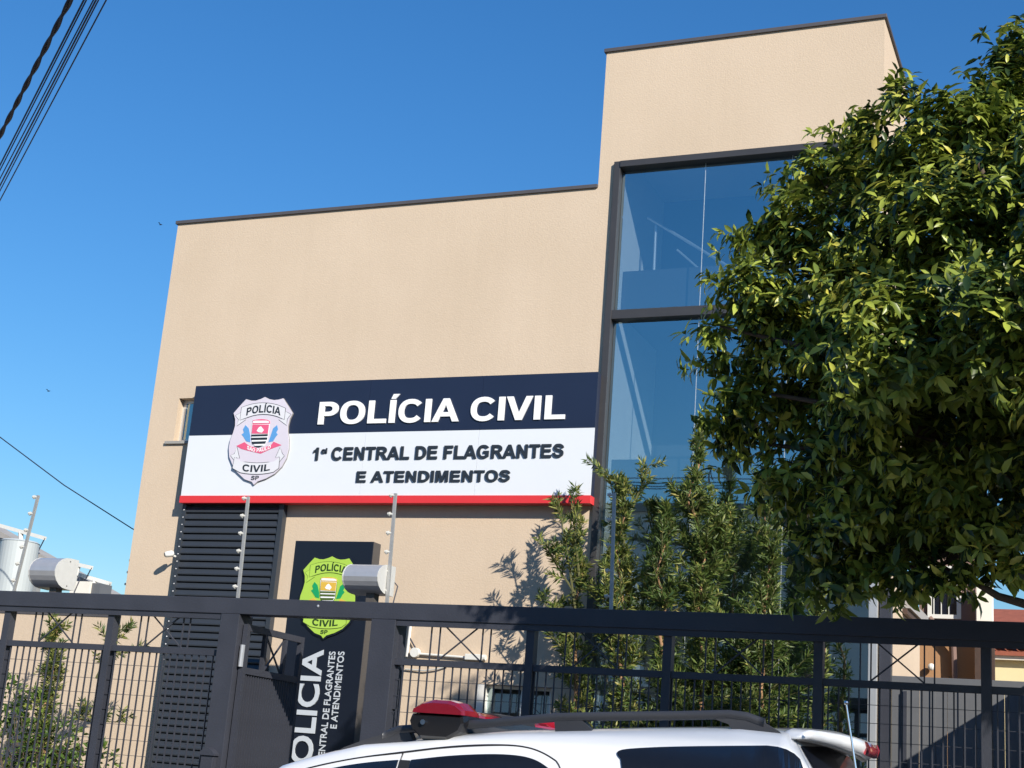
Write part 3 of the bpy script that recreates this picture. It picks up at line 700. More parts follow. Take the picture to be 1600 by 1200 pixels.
# ------------------------------------------------------------------ small things on the facade
sc = empty('security_camera', (.68, LY, 3.72), 'small white security camera on the louvre frame', 'camera')
MB().tube([(.70, LY-.005, 3.70), (.69, -.16, 3.70)], .012, 8).build('arm', M['white_paint'], sc)
MB().tube([(.642, -.215, 3.700), (.652, -.207, 3.703), (.70, -.165, 3.722), (.715, -.15, 3.728)], [.026, .034, .037, .024], 12).build('housing', M['white_paint'], sc, smooth=True)
MB().tube([(.636, -.22, 3.697), (.643, -.214, 3.7)], .02, 10).build('lens', M['car_glass'], sc)
cdt = empty('conduit', (4.2, 0, 2.7), 'white conduit with round box and flat cover on the beige wall', 'conduit')
MB().tube([(3.74, -.03, 3.05), (3.73, -.03, 2.70)], .016).build('pipe', M['white_paint'], cdt)
MB().tube([(3.83, -.01, 2.745), (3.83, -.07, 2.745)], .05, 14).build('round_box', M['white_paint'], cdt)
MB().tube([(3.88, -.03, 2.735), (4.42, -.03, 2.72)], .012).build('pipe', M['white_paint'], cdt)
MB().box(4.41, 4.6, -.07, -.003, 2.695, 2.755).build('cover', M['white_paint'], cdt, .006)
MB().tube([(4.6, -.03, 2.727), (4.63, -.03, 2.727)], .03, 12).build('cap', M['white_paint'], cdt)
MB().tube([(3.74, -.03, 2.9), (3.77, -.03, 2.86), (3.83, -.03, 2.78)], .008, 6).build('lead', M['cable'], cdt)
MB().tube([(3.72, -.02, 2.57), (3.95, -.03, 2.565), (4.1, -.03, 2.59), (4.2, -.02, 2.62)], .008, 6).build('lead', M['insul'], cdt)

# ------------------------------------------------------------------ walls at the sides
bw = MB().box(-9, -.003, .05, .25, -1.5, 3.0).build('boundary_wall', M['plaster']); tag(bw, 'beige plastered boundary wall behind the left leafy bush', 'wall')
MB().box(-9, -.003, .04, .26, 3.0, 3.03).build('wall_cap', M['coping'], bw)
e5 = empty('electric_fence_post', (-.1, .15, 3.03), 'short electric fence post against the building edge above the boundary wall', 'fence post', 'electric fence posts')
MB().bar((-.1, .15, 3.03), (-.06, .15, 3.75), .022, .018).build('pole', M['galv'], e5)
for k in range(5): MB().tube([(-.1+.008*k, .15, 3.12+.14*k), (-.14+.008*k, .14, 3.12+.14*k)], .014, 8).build('insulator', M['insul'], e5)
rw = MB().box(10.42, 10.58, -3.6, 2.5, -.5, 3.1).build('boundary_wall', M['plaster']); tag(rw, 'beige side boundary wall shading the grey sheet gate', 'wall')
sgate = empty('sheet_gate', (9.4, 0, 0), 'grey metal sheet gate closing the passage beside the tower', 'gate')
MB().box(8.69, 10.41, -.01, .07, 2.655, 2.735).build('top_rail', M['grey_gate'], sgate, .004)
MB().box(8.58, 8.688, -.015, .075, -.1, 3.6).build('gate_post', M['dark_metal'], sgate, .004)
for i in range(7):
    x0 = 8.692+i*.2455
    MB().box(x0+.002, x0+.2435, .01, .03, 0, 2.654).box(x0+.1, x0+.14, -.004, .0099, 0, 2.65).build('sheet', M['grey_gate'], sgate)
MB().box(8.80, 8.83, -.03, -.0101, 0, 2.6).build('upright', M['dark_metal'], sgate)

# ------------------------------------------------------------------ neighbours on the right
nb_ = empty('brown_house', (8.9, 5, 0), 'shaded brown house with white framed window behind the tree', 'house')
HYB = 5.0
bx0, bx1 = UX(1436, 1040, HYB), UX(1524, 950, HYB)
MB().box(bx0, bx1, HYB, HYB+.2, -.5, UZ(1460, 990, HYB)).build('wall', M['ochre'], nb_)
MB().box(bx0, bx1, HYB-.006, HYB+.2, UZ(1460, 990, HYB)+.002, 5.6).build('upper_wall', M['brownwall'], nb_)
MB().box(bx0-.6, bx1+.05, HYB-1.6, HYB+3, 5.6, 5.72).build('eave', M['wood'], nb_)
MB().prism([(bx0-.6, 5.72), (bx1+.05, 5.72), ((bx0+bx1)/2-.3, 6.4)], HYB-1.6, HYB+3).build('roof', M['tile'], nb_)
wx0, wx1, wz0, wz1 = UX(1450, 960, HYB), UX(1502, 960, HYB), UZ(1470, 967, HYB), UZ(1470, 885, HYB)
wn = MB().box(wx0, wx1, HYB-.05, HYB-.0062, wz0, wz0+.05).box(wx0, wx0+.05, HYB-.049, HYB-.0062, wz0+.05, wz1).box(wx1-.05, wx1, HYB-.049, HYB-.0062, wz0+.05, wz1).box(wx0+.05, wx1-.05, HYB-.05, HYB-.0062, wz1-.05, wz1).build('window', M['white_paint'], nb_)
MB().box(wx0+.05, wx1-.05, HYB-.02, HYB-.0063, wz0+.05, wz1-.05).build('pane', M['car_glass'], wn)
for k in range(3): MB().box(wx0+.05+.09*k+.02, wx0+.05+.09*k+.03, HYB-.04, HYB-.021, wz0+.05, wz1-.05).build('grille_bar', M['white_paint'], wn)
qx0, qx1 = UX(1526, 960, HYB-.3), UX(1550, 960, HYB-.3)
MB().box(qx0, qx1, HYB-.3, HYB-.05, -.5, UZ(1538, 912, HYB-.3)).build('pilaster', M['whitewash'], nb_)
MB().box(qx0-.02, qx1+.03, HYB-.36, HYB-.302, UZ(1545, 1066, HYB-.3)-.3, UZ(1545, 1008, HYB-.3)).build('shutter_box', M['wood'], nb_)
MB().tube([U(1452, 965, Y=HYB-.1), U(1490, 1010, Y=HYB-.1), U(1492, 1060, Y=HYB-.1)], .035, 8).build('downpipe', M['brownwall'], nb_)
lf = U(1455, 1042, Y=HYB-.08); MB().sphere(lf, .045).build('wall_lamp', M['white_paint'], nb_)
yh = empty('yellow_house', (10, 11, 0), 'yellow house with red clay tile roof at the far right', 'house')
YY = 11.
yx0 = UX(1551, 1000, YY)
zt1, zt0 = UZ(1575, 944, YY), UZ(1575, 1008, YY-1)
MB().box(yx0-.2, 15, YY, YY+.2, -.5, zt0+.1).build('wall', M['yellow'], yh)
MB().box(yx0-.25, 15, YY-.14, YY-.005, zt0-.14, zt0-.03).build('eave', M['whitewash'], yh)
roofv = [(yx0-.3, YY-.2, zt0-.02), (15, YY-.2, zt0-.02), (15, YY+2.6, zt1+.25), (yx0-.3, YY+2.6, zt1+.25)]
roof = MB().add(roofv+[(x, y, z-.06) for x, y, z in roofv], [(0, 1, 2, 3), (7, 6, 5, 4), (0, 4, 5, 1), (1, 5, 6, 2), (2, 6, 7, 3), (3, 7, 4, 0)]).build('roof', M['tile'], yh)
tl = MB(); rng = random.Random(3)
x = yx0-.25
while x < 14.9:
    for j in range(12):
        t0, t1 = j/12, (j+1.15)/12
        pts = [(x+rng.uniform(-.006, .006), YY-.2+3.8*t, zt0+.03+(zt1+.27-zt0)*t+(.03 if t == t0 else 0)) for t in (t0, t1)]
        tl.tube(pts, [.075, .062], 7, False)
    x += .17
ts = tl.build('roof_tiles', M['tile'], roof); ts['kind'] = 'stuff'

# ------------------------------------------------------------------ neighbours on the left
SY = 9.
sh_ = empty('metal_shed', (-9, SY, 0), 'shed with thin sloping dark roof edge behind the boundary wall', 'shed')
q1, q2 = U(-60, 796, Y=SY), U(170, 926, Y=SY)
MB().prism([(q1[0], q1[2]), (q2[0], q2[2]), (q2[0], q2[2]-.12), (q1[0], q1[2]-.12)], SY, SY+.5).build('roof', M['fibre'], sh_)
MB().prism([(q1[0], q1[2]-.13), (q2[0], q2[2]-.13), (q2[0], q2[2]-.3), (q1[0], q1[2]-.3)], SY+.1, SY+.2).build('truss', M['galv'], sh_)
MB().box(q1[0], q2[0]-.1, SY+.36, SY+.49, -1.6, q2[2]-.3).build('wall', M['fibre'], sh_)
for k in range(3):
    x = q1[0]+.4+k*(q2[0]-q1[0]-.8)/2; MB().box(x-.06, x+.06, SY+.22, SY+.34, -1.6, q1[2]+(q2[2]-q1[2])*(x-q1[0])/(q2[0]-q1[0])-.13).build('post', M['galv'], sh_)
wtk = empty('water_tank', (-7.05, 6, -1), 'upright white cylindrical water tank beside the left floodlight', 'tank')
tz = UZ(25, 848, 6); tx0, tx1 = UX(3, 880, 6), UX(50, 880, 6)
rad = (tx1-tx0)/2; cx_ = (tx0+tx1)/2
MB().tube([(cx_, 6, -1.3), (cx_, 6, tz)], rad, 32).build('body', M['tank'], wtk, smooth=False)
MB().tube([(cx_, 6, tz), (cx_, 6, tz+.03)], [rad*1.03, rad*.9], 32).build('lid', M['tank'], wtk)
def tpole(c, a_, b_, Y, label):
    C = Vector(U(*c, Y=Y)); e = empty('roof_antenna', (C.x, Y, C.z), label, 'antenna', 'white T-shaped antennas')
    mid = Vector(U(*c, Y=Y)); top = (Vector(U(*a_, Y=Y))+Vector(U(*b_, Y=Y)))/2
    MB().tube([(mid.x, Y, mid.z-1.2), tuple(mid), tuple(top)], .05, 8).build('mast', M['white_paint'], e)
    MB().bar(U(*a_, Y=Y), U(*b_, Y=Y), .09, .07).build('arm', M['white_paint'], e)
    bq = Vector(U(*b_, Y=Y)); MB().tube([bq, bq+Vector((-.15, 0, -.35))], .012, 5).build('stay', M['cable'], e)
tpole((32, 856), (-4, 820), (70, 841), 8.7, 'large white T-shaped antenna behind the water tank')
tpole((116, 905), (103, 878), (143, 887), 8.7, 'middle sized white T-shaped antenna right of the left floodlight')
tpole((148, 918), (124, 898), (172, 912), 8.9, 'lowest white T-shaped antenna, nearest the beige building')
cb = empty('rooftop_box', (-8, 8.4, 3.5), 'small tan box on the roof right of the left floodlight', 'box')
c0 = U(118, 908, Y=8.4)
MB().box(c0[0]-.1, c0[0]+.35, 8.4, 8.8, 3.2, c0[2]).build('case', M['whitewash'], cb); MB().box(c0[0]+.36, c0[0]+.55, 8.45, 8.8, 3.2, c0[2]-.02).build('grille', M['grey_gate'], cb)

# ------------------------------------------------------------------ cables
def sagline(p, q, sag, n=24):
    p = Vector(p); q = Vector(q)
    return [p+(q-p)*i/n-Vector((0, 0, sag*4*(i/n)*(1-i/n))) for i in range(n+1)]
def street_cable(a_, b_, r, label, name='overhead_cable', z=5.2, twist=0):
    A = Vector(U(*a_, Z=z)); B = Vector(U(*b_, Z=z)); d = (B-A).normalized()
    P0 = A-d*14; P1 = B+d*3.5
    pts = [P0+(P1-P0)*i/60 for i in range(61)]
    mb = MB()
    if twist:
        L = (P1-P0).length; n = int(L/.04); s_ = d.cross(Vector((0, 0, 1))).normalized()
        for ph in (0, math.pi):
            mb.tube([P0+(P1-P0)*i/n+(s_*math.cos(2*math.pi*i/n*L/.55+ph)+Vector((0, 0, 1))*math.sin(2*math.pi*i/n*L/.55+ph))*r*.8 for i in range(n+1)], r, 6)
    else: mb.tube(pts, r, 6)
    return tag(mb.build(name, M['cable']), label, 'cable', 'overhead street cables')
street_cable((0, 212), (110, 0), .009, 'thick twisted overhead cable above the street', twist=1)
street_cable((0, 258), (131, 0), .005, 'thin overhead cable next to the twisted one')
street_cable((0, 266), (135, 0), .004, 'thin overhead cable in the bundle beside the twisted one')
street_cable((0, 279), (146, 0), .0038, 'overhead cable in the middle of the bundle')
street_cable((0, 290), (150, 0), .005, 'thicker overhead cable in the middle of the bundle', z=5.17)
street_cable((0, 298), (154, 0), .0038, 'overhead cable second farthest from the twisted one')
street_cable((0, 313), (166, 0), .004, 'overhead cable farthest from the twisted one')
svc = MB().tube(sagline(U(-60, 640, Y=14), (-.02, 6, UZ(207, 827, 4)+.0), .25), .008, 6)
A = U(-200, 540, Y=4); B = U(0, 683, Y=4); C = U(205, 825, Y=4)
tag(MB().tube([A, B, U(100, 758, Y=4), C, U(300, 880, Y=4)], .009, 6).build('service_cable', M['cable']), 'single thin service cable running down to the building edge', 'cable')
# cables over the far pavement, seen mirrored in the tower glass
for k, (py, nm) in enumerate(((746, 'highest'), (753, 'second highest'), (758, 'third highest'), (762, 'lowest'))):
    A = U(1010, py+3, Y=15); B = U(1090, py-4, Y=15)
    zc = (A[2]+B[2])/2
    tag(MB().tube([(-25, -15, zc), (25, -15, zc+.0)], .012, 5).build('roadside_cable', M['cable']), nm+' of the cables mirrored in the tower glass', 'cable', 'cables mirrored in the glass')

# house across the street: it is what the lower tower glass mirrors
ho = empty('house_across_the_street', (2, -19, gz(2)), 'grey two storey house across the street mirrored low in the tower glass', 'house')
MB().box(-7, 10, -26, -19, -1.5, 7.9).build('wall', M['white_paint'], ho)
MB().box(-7.1, 10.1, -26.1, -18.9, 7.9, 8.1).build('roof', M['concrete'], ho)
for wx in (-5, -2, 1, 4, 7.5):
    for wz in (.9, 4.0):
        w_ = MB().box(wx-.7, wx+.7, -18.98, -18.93, wz, wz+1.3).build('window', M['white_paint'], ho)
        MB().box(wx-.62, wx+.62, -18.92, -18.91, wz+.08, wz+1.22).build('pane', M['car_glass'], w_)

# ------------------------------------------------------------------ foliage
def leaf_mesh(name, O, D, N, Ls, Ws, R, simple=False):
    O, D, N = (np.asarray(q_, float) for q_ in (O, D, N)); Ls = np.asarray(Ls)[:, None]; Ws = np.asarray(Ws)[:, None]
    Sd = np.cross(D, N); Sd /= np.linalg.norm(Sd, axis=1, keepdims=True)+1e-9; n = len(O)
    if simple:
        V = np.stack([O, O+D*Ls*.5+Sd*Ws*.5, O+D*Ls-N*Ls*.1, O+D*Ls*.5-Sd*Ws*.5], 1); k = 4
        F = np.array([[0, 1, 2], [0, 2, 3]])
    else:
        c1 = O+D*Ls*.3; c2 = O+D*Ls*.66-N*Ls*.07
        V = np.stack([O, c1+Sd*Ws*.45+N*Ws*.16, c1, c1-Sd*Ws*.45+N*Ws*.16, c2+Sd*Ws*.44+N*Ws*.16, c2, c2-Sd*Ws*.44+N*Ws*.16, O+D*Ls-N*Ls*.2], 1); k = 8
        F = np.array([[0, 2, 1], [0, 3, 2], [1, 2, 5], [1, 5, 4], [2, 3, 6], [2, 6, 5], [4, 5, 7], [5, 6, 7]])
    V = V.reshape(-1, 3); F = (F[None]+np.arange(n)[:, None, None]*k).reshape(-1, 3)
    me = bpy.data.meshes.new(name); me.vertices.add(len(V)); me.vertices.foreach_set('co', V.ravel().astype(np.float32))
    me.loops.add(F.size); me.loops.foreach_set('vertex_index', F.ravel().astype(np.int32))
    me.polygons.add(len(F)); me.polygons.foreach_set('loop_start', np.arange(0, F.size, 3, dtype=np.int32)); me.polygons.foreach_set('loop_total', np.full(len(F), 3, np.int32))
    at = me.attributes.new('rnd', 'FLOAT', 'POINT'); at.data.foreach_set('value', np.repeat(np.asarray(R), k).astype(np.float32))
    me.update(); me.validate(); return me
def unit(v): return v/(np.linalg.norm(v, axis=-1, keepdims=True)+1e-9)

# street tree: crown lobes placed by pixel, radius and distance from the street
LOBES = [(1560, 172, 92, -5.2), (1640, 150, 105, -5.0), (1500, 190, 75, -5.6), (1350, 235, 62, -5.2), (1265, 262, 48, -5.3), (1430, 250, 90, -5.6),
         (1240, 360, 62, -5.4), (1170, 370, 36, -5.5), (1330, 370, 100, -5.5), (1480, 370, 120, -6.2), (1610, 330, 130, -6.0),
         (1180, 470, 60, -5.6), (1125, 510, 34, -5.7), (1120, 560, 30, -5.5), (1260, 520, 100, -5.4), (1400, 530, 115, -6.4), (1560, 520, 120, -6.7), (1680, 500, 140, -6.4),
         (1170, 610, 52, -5.5), (1280, 650, 105, -5.3), (1430, 680, 115, -5.7), (1580, 690, 120, -5.9), (1160, 690, 32, -5.3),
         (1235, 765, 60, -5.1), (1340, 795, 85, -5.5), (1460, 800, 85, -5.6), (1570, 815, 75, -5.6), (1285, 888, 45, -5.4), (1440, 900, 30, -5.5), (1335, 905, 32, -5.4), (1365, 850, 42, -5.3), (1420, 845, 40, -5.2), (1400, 150, 30, -5.2), (1345, 180, 32, -5.2), (1395, 896, 36, -5.5), (1505, 886, 34, -5.6), (1590, 890, 34, -5.6),
         (1480, 480, 130, -4.6), (1400, 680, 130, -4.7), (1560, 300, 120, -4.7), (1330, 560, 90, -4.9), (1700, 320, 130, -5.2), (1720, 690, 130, -5.6), (1560, 640, 140, -4.9), (1780, 480, 150, -5.6), (1760, 180, 130, -5.8), (1850, 330, 160, -6.3), (1720, 260, 120, -6.3), (1920, 500, 170, -6.8), (1790, 600, 150, -7.0), (1760, 800, 120, -6.4), (1690, 400, 110, -6.9)]
lob = []
for px, py, r, Y in LOBES:
    c = U(px, py, Y=Y); lob.append((c, r/FPX*np.dot(c-CAM, _fw)))
for x_, y_, z_, r in ((11.3, -5.2, 4.0, .7), (11.9, -5.6, 4.4, .7), (12.2, -6.2, 4.6, .7), (11.6, -6.6, 4.8, .7), (11.9, -5.0, 5.1, .6), (11.5, -7.0, 4.6, .55)): lob.append((np.array([x_, y_, z_]), r))
LC = np.array([c for c, r in lob]); LR = np.array([r for c, r in lob])
O_, D_, N_, L_, W_, R_, K_ = [], [], [], [], [], [], []
tips = []
TC = LC.mean(0)
for (c, r) in lob:
    ns = int(11*4*math.pi*r*r)+4
    for v0 in unit(RNG.normal(size=(ns, 3))):
        sc_ = c+v0*max(.08, r-.055)*RNG.uniform(.66, 1.06)*(1+.12*math.sin(v0[0]*5+c[0]*7))
        if (np.linalg.norm(sc_-LC, axis=1)/LR < .66).any() and RNG.random() > .12: continue
        tone = RNG.random()
        for _ in range(RNG.integers(6, 13)):
            off = RNG.normal(size=3)*np.array([.085, .085, .06])
            tips.append((sc_+off+v0*.03, unit(v0+off*3), tone))
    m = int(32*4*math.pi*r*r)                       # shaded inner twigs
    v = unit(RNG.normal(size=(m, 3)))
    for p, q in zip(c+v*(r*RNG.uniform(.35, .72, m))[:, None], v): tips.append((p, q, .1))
for p, q, tone in tips:
    ax = unit(q*.75+np.array([0, 0, .45])+unit(p-TC)*.4+RNG.normal(size=3)*.22)
    n = RNG.integers(7, 12); base = tone
    t = unit(np.cross(ax, [.3, .2, .9])); b_ = np.cross(ax, t)
    ang = np.arange(n)*2.4+RNG.random()*6
    sp = np.radians(RNG.uniform(35, 95, n))
    d = np.cos(sp)[:, None]*ax+np.sin(sp)[:, None]*(np.cos(ang)[:, None]*t+np.sin(ang)[:, None]*b_)
    d = unit(d+np.array([0, 0, -.38])*RNG.uniform(.3, 1.5, n)[:, None])
    up = unit(ax*.8+np.array([0, 0, .6])+RNG.normal(size=(n, 3))*.3)
    nn = unit(up-d*(d*up).sum(1, keepdims=True))
    O_.append(p+ax*RNG.uniform(-.05, .03, n)[:, None]); D_.append(d); N_.append(nn)
    l = (.055+.07*RNG.beta(2, 2.2, n))*(1.08-.25*(sp < .9)); L_.append(l); W_.append(l*RNG.uniform(.3, .4, n))
    # young shoots are paler
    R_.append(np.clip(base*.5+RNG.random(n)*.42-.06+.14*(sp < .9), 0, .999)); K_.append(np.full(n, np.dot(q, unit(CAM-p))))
O_, D_, N_ = np.concatenate(O_), np.concatenate(D_), np.concatenate(N_); L_, W_, R_, K_ = map(np.concatenate, (L_, W_, R_, K_))
# bare young shoots sticking out of the top
tree = empty('street_tree', (10.9, -5.45, gz(10.9)), 'large round street tree with dense glossy leaves overhanging the fence and tower', 'tree')
TB = Vector((10.9, -5.45, gz(10.9)))
MB().tube([TB+Vector((0, 0, -.1)), TB+Vector((.02, .02, .15)), TB+Vector((.03, -.02, 1.3)), TB+Vector((-.03, -.05, 2.5)), TB+Vector((-.05, -.05, 3.35))], [.2, .145, .12, .11, .1], 12).build('trunk', M['bark'], tree, smooth=True)
FORK = TB+Vector((-.05, -.05, 3.3))
nl = 0
for i, (c, r) in enumerate(lob):
    if i % 2 == 0 or i in (29, 19):
        E_ = Vector(c); mid = FORK+(E_-FORK)*.5+Vector((random.uniform(-.1, .1), random.uniform(-.1, .1), -.12+random.uniform(-.1, .15)))
        q1_ = FORK+(mid-FORK)*.5+Vector((0, 0, .05))
        MB().tube([FORK, q1_, mid, mid+(E_-mid)*.55+Vector((0, 0, .04)), E_], [.06, .045, .032, .02, .008], 7).build('limb', M['bark'], tree, smooth=True)
# branch reaching in from the right below the crown
MB().tube([U(1760, 930, Y=-5.5), U(1640, 955, Y=-5.5), U(1560, 932, Y=-5.5), U(1515, 905, Y=-5.5), U(1470, 885, Y=-5.5)], [.045, .03, .022, .016, .01], 7).build('limb', M['bark'], tree, smooth=True)
pxy = np.array([PX(p) for p in O_])
dist = np.linalg.norm(O_-CAM, axis=1)
score = dist-.9*K_-3*(L_*W_/.005)*.3
inside = (pxy[:, 0] > 1080) & (pxy[:, 0] < 1590) & (pxy[:, 1] > 150) & (pxy[:, 1] < 880) & (K_ > .35)
order = np.argsort(np.where(inside, score, 1e9))[:300]
single = np.zeros(len(O_), bool); single[order] = True
lm = leaf_mesh('leaf', [[0, 0, 0]], [[0, 1, 0]], [[0, 0, 1]], [1], [1], [0]); lm.materials.append(M['leaf'])
for i in order:
    y = Vector(D_[i]); zq = Vector(N_[i]); xq = y.cross(zq)
    o = obj('leaf', lm, None, tree)
    mw = Matrix(((xq.x*W_[i], y.x*L_[i], zq.x*W_[i], O_[i][0]-TB.x), (xq.y*W_[i], y.y*L_[i], zq.y*W_[i], O_[i][1]-TB.y), (xq.z*W_[i], y.z*L_[i], zq.z*W_[i], O_[i][2]-TB.z), (0, 0, 0, 1)))
    o.matrix_local = mw
k = ~single
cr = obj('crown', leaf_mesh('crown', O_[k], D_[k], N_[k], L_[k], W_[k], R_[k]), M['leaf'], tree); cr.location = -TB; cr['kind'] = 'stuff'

# podocarpus shrubs
def shrub(name, base, top, width, label, seed, nb=260, wander=.04, bare=.12, arms=(), group='narrow leaved shrubs'):
    rg = np.random.default_rng(seed); base = np.array(base, float); top = np.array(top, float)
    e = empty(name, tuple(base), label, 'shrub', group)
    n = 14; path = [base+(top-base)*i/n+np.array([rg.normal()*wander, rg.normal()*wander, 0])*(0 < i < n) for i in range(n+1)]
    MB().tube(path, [.04*(1-i/n)+.006 for i in range(n+1)], 7).build('stem', M['redbark'], e, smooth=True)
    br = MB(); H = np.linalg.norm(top-base)
    O, D, N, L, Wd, R = [], [], [], [], [], []
    def brush(p0, p1, bend, dens=150, tone=0):
        ln = np.linalg.norm(p1-p0); m = max(6, int(dens*ln)); t = rg.random(m)**.85
        P = p0+(p1-p0)*t[:, None]+bend*(t**2)[:, None]
        ax = unit((p1-p0)[None]+2*bend*t[:, None]); a = rg.random(m)*6.283
        u = unit(np.cross(ax, [.13, .31, .94])); w = np.cross(ax, u)
        d = unit(ax*rg.uniform(.35, 1.1, m)[:, None]+(np.cos(a)[:, None]*u+np.sin(a)[:, None]*w)+np.array([0, 0, .12]))
        nn = unit(np.cross(d, rg.normal(size=(m, 3))))
        O.append(P); D.append(d); N.append(nn); L.append(rg.uniform(.055, .105, m)); Wd.append(rg.uniform(.013, .021, m)); R.append(np.clip(rg.random(m)*.6+.42*t*rg.random()+tone, 0, .99))
        br.tube([p0, p0+(p1-p0)*.5+bend*.25, p1+bend], [.006, .004, .002], 4, False)
    for i in range(nb):
        t = bare+(1-bare)*rg.random()**.9
        k = min(n-1, int(t*n)); p = path[k]+(path[k+1]-path[k])*(t*n-k)
        wdt = width*(1-.82*max(0, (t-.35)/.65)**1.2)*(.75+.4*math.sin(t*17+seed))
        a = rg.random()*6.283; out = np.array([math.cos(a), math.sin(a)*.75, 0]); ln = wdt*(.35+.85*rg.random()**1.3)
        p1 = p+out*ln+np.array([0, 0, ln*rg.uniform(.2, .9)])
        brush(p+(p1-p)*.25, p1, np.array([0, 0, rg.uniform(.0, .12)]))
        if rg.random() < .6:
            a2 = a+rg.normal()*.8; q = p+(p1-p)*.55; brush(q, q+np.array([math.cos(a2), math.sin(a2)*.7, rg.uniform(.3, 1.2)])*ln*.5, np.zeros(3))
    for a0, a1, bnd in arms:
        a0, a1 = np.array(a0), np.array(a1)
        br.tube([a0, (a0+a1)/2+np.array(bnd)*.25, a1+np.array(bnd)], [.012, .009, .004], 5, False)
        for j in range(9):
            f = .3+.7*j/8; p = a0+(a1-a0)*f+np.array(bnd)*f*f; dv = np.array([rg.normal()*.12, rg.normal()*.1, rg.uniform(.02, .22)])
            brush(p, p+dv, np.zeros(3), 200, .12)
    brush(path[-2], path[-1]+np.array([0, 0, .1]), np.zeros(3), 500, .15)
    br_o = br.build('branches', M['twig'], e); br_o['kind'] = 'stuff'
    f = obj('foliage', leaf_mesh('foliage', *map(np.concatenate, (O, D, N, L, Wd, R)), simple=True), M['podo'], e); f.location = -Vector(base); f['kind'] = 'stuff'
    return e
def sp(px, py, Y): return U(px, py, Y=Y)
def foot(px, py, Y): p = U(px, py, Y=Y); return (p[0], Y, -.02)
SHY = -.55
shrub('narrow_leaved_shrub', foot(1118, 1190, SHY), sp(1093, 672, SHY), .56, 'tallest narrow leaved shrub rising in front of the tower glass', 1, 460)
shrub('narrow_leaved_shrub', foot(992, 1190, SHY), sp(966, 760, SHY), .5, 'slender upright shrub behind the right-hand electric fence post', 2, 380,
      arms=[(sp(975, 830, SHY), sp(1010, 730, SHY), (.03, 0, .02)), (sp(978, 860, SHY), sp(950, 745, SHY), (.0, 0, .03))])
shrub('narrow_leaved_shrub', foot(905, 1190, SHY+.1), sp(898, 860, SHY+.1), .30, 'thin open shrub casting its shadow on the beige wall', 3, 150, .05, .1,
      arms=[(sp(900, 960, SHY), sp(880, 800, SHY), (-.03, -.05, .06)), (sp(900, 930, SHY), sp(860, 870, SHY), (-.04, -.05, .08)), (sp(905, 900, SHY), sp(893, 790, SHY), (.0, 0, .05)), (sp(900, 1000, SHY), sp(850, 950, SHY), (-.03, 0, .08)), (sp(905, 1050, SHY), sp(862, 1000, SHY), (-.02, 0, .08))])
shrub('narrow_leaved_shrub', foot(1215, 1190, SHY), sp(1195, 760, SHY), .6, 'bushy narrow leaved shrub between the tallest one and the glass corner', 4, 430)
shrub('narrow_leaved_shrub', foot(1288, 1190, SHY+.05), sp(1285, 930, SHY+.05), .26, 'small sparse shrub at the glass corner of the tower', 5, 120)
shrub('narrow_leaved_shrub', foot(1050, 1190, SHY-.1), sp(1040, 800, SHY-.1), .5, 'low shrub filling the gap between the two tall ones', 6, 260)
shrub('narrow_leaved_shrub', foot(85, 1190, -1.0), sp(90, 985, -1.0), .34, 'feathery shrub behind the left fence section', 7, 260, arms=[(sp(150, 1060, -1.0), sp(185, 985, -1.0), (.02, 0, .05)), (sp(100, 1120, -1), sp(180, 1140, -1), (.05, 0, .08)), (sp(90, 1060, -1), sp(75, 975, -1), (0, 0, .05))])
# broad leaved bush
def bush(base, lob_, label, seed, m_mat):
    rg = np.random.default_rng(seed); e = empty('leafy_bush', tuple(base), label, 'bush')
    O, D, N, L, Wd, R = [], [], [], [], [], []
    tw = MB()
    for c, r in lob_:
        c = np.array(c); m = int(900*r*r*4)
        v = unit(rg.normal(size=(m, 3))); P = c+v*(r*(1-.5*rg.random(m)**1.4))[:, None]
        d = unit(v+rg.normal(size=(m, 3))*.6+np.array([0, 0, .1])); up = unit(np.array([0, -.3, 1])+rg.normal(size=(m, 3))*.5); nn = unit(up-d*(d*up).sum(1, keepdims=True))
        O.append(P); D.append(d); N.append(nn); L.append(rg.uniform(.05, .1, m)); Wd.append(rg.uniform(.022, .04, m)); R.append(rg.random(m))
        for j in range(7):
            q = c+unit(rg.normal(size=3))*r*.8; tw.tube([base, (np.array(base)+q)/2+np.array([0, 0, -.05]), q], [.014, .009, .003], 5, False)
    tw.build('stems', M['bark'], e)
    f = obj('foliage', leaf_mesh('foliage', *map(np.concatenate, (O, D, N, L, Wd, R))), m_mat, e); f.location = -Vector(base); f['kind'] = 'stuff'
bush((.3, -1.2, -.02), [(sp(20, 1170, -1.2), .34), (sp(80, 1170, -1.2), .34), (sp(145, 1195, -1.2), .26), (sp(2, 1095, -1.3), .28), (sp(60, 1260, -1.2), .45), (sp(55, 1110, -1.1), .22)], 'broad leaved green bush behind the left fence section', 21, M['bushleaf'])

# ------------------------------------------------------------------ the parked police car
YC = -7.2
car = empty('police_car', (7.5, YC, gz(7.5)-.1), 'white estate police car with red light bar and grey roof rails', 'car')
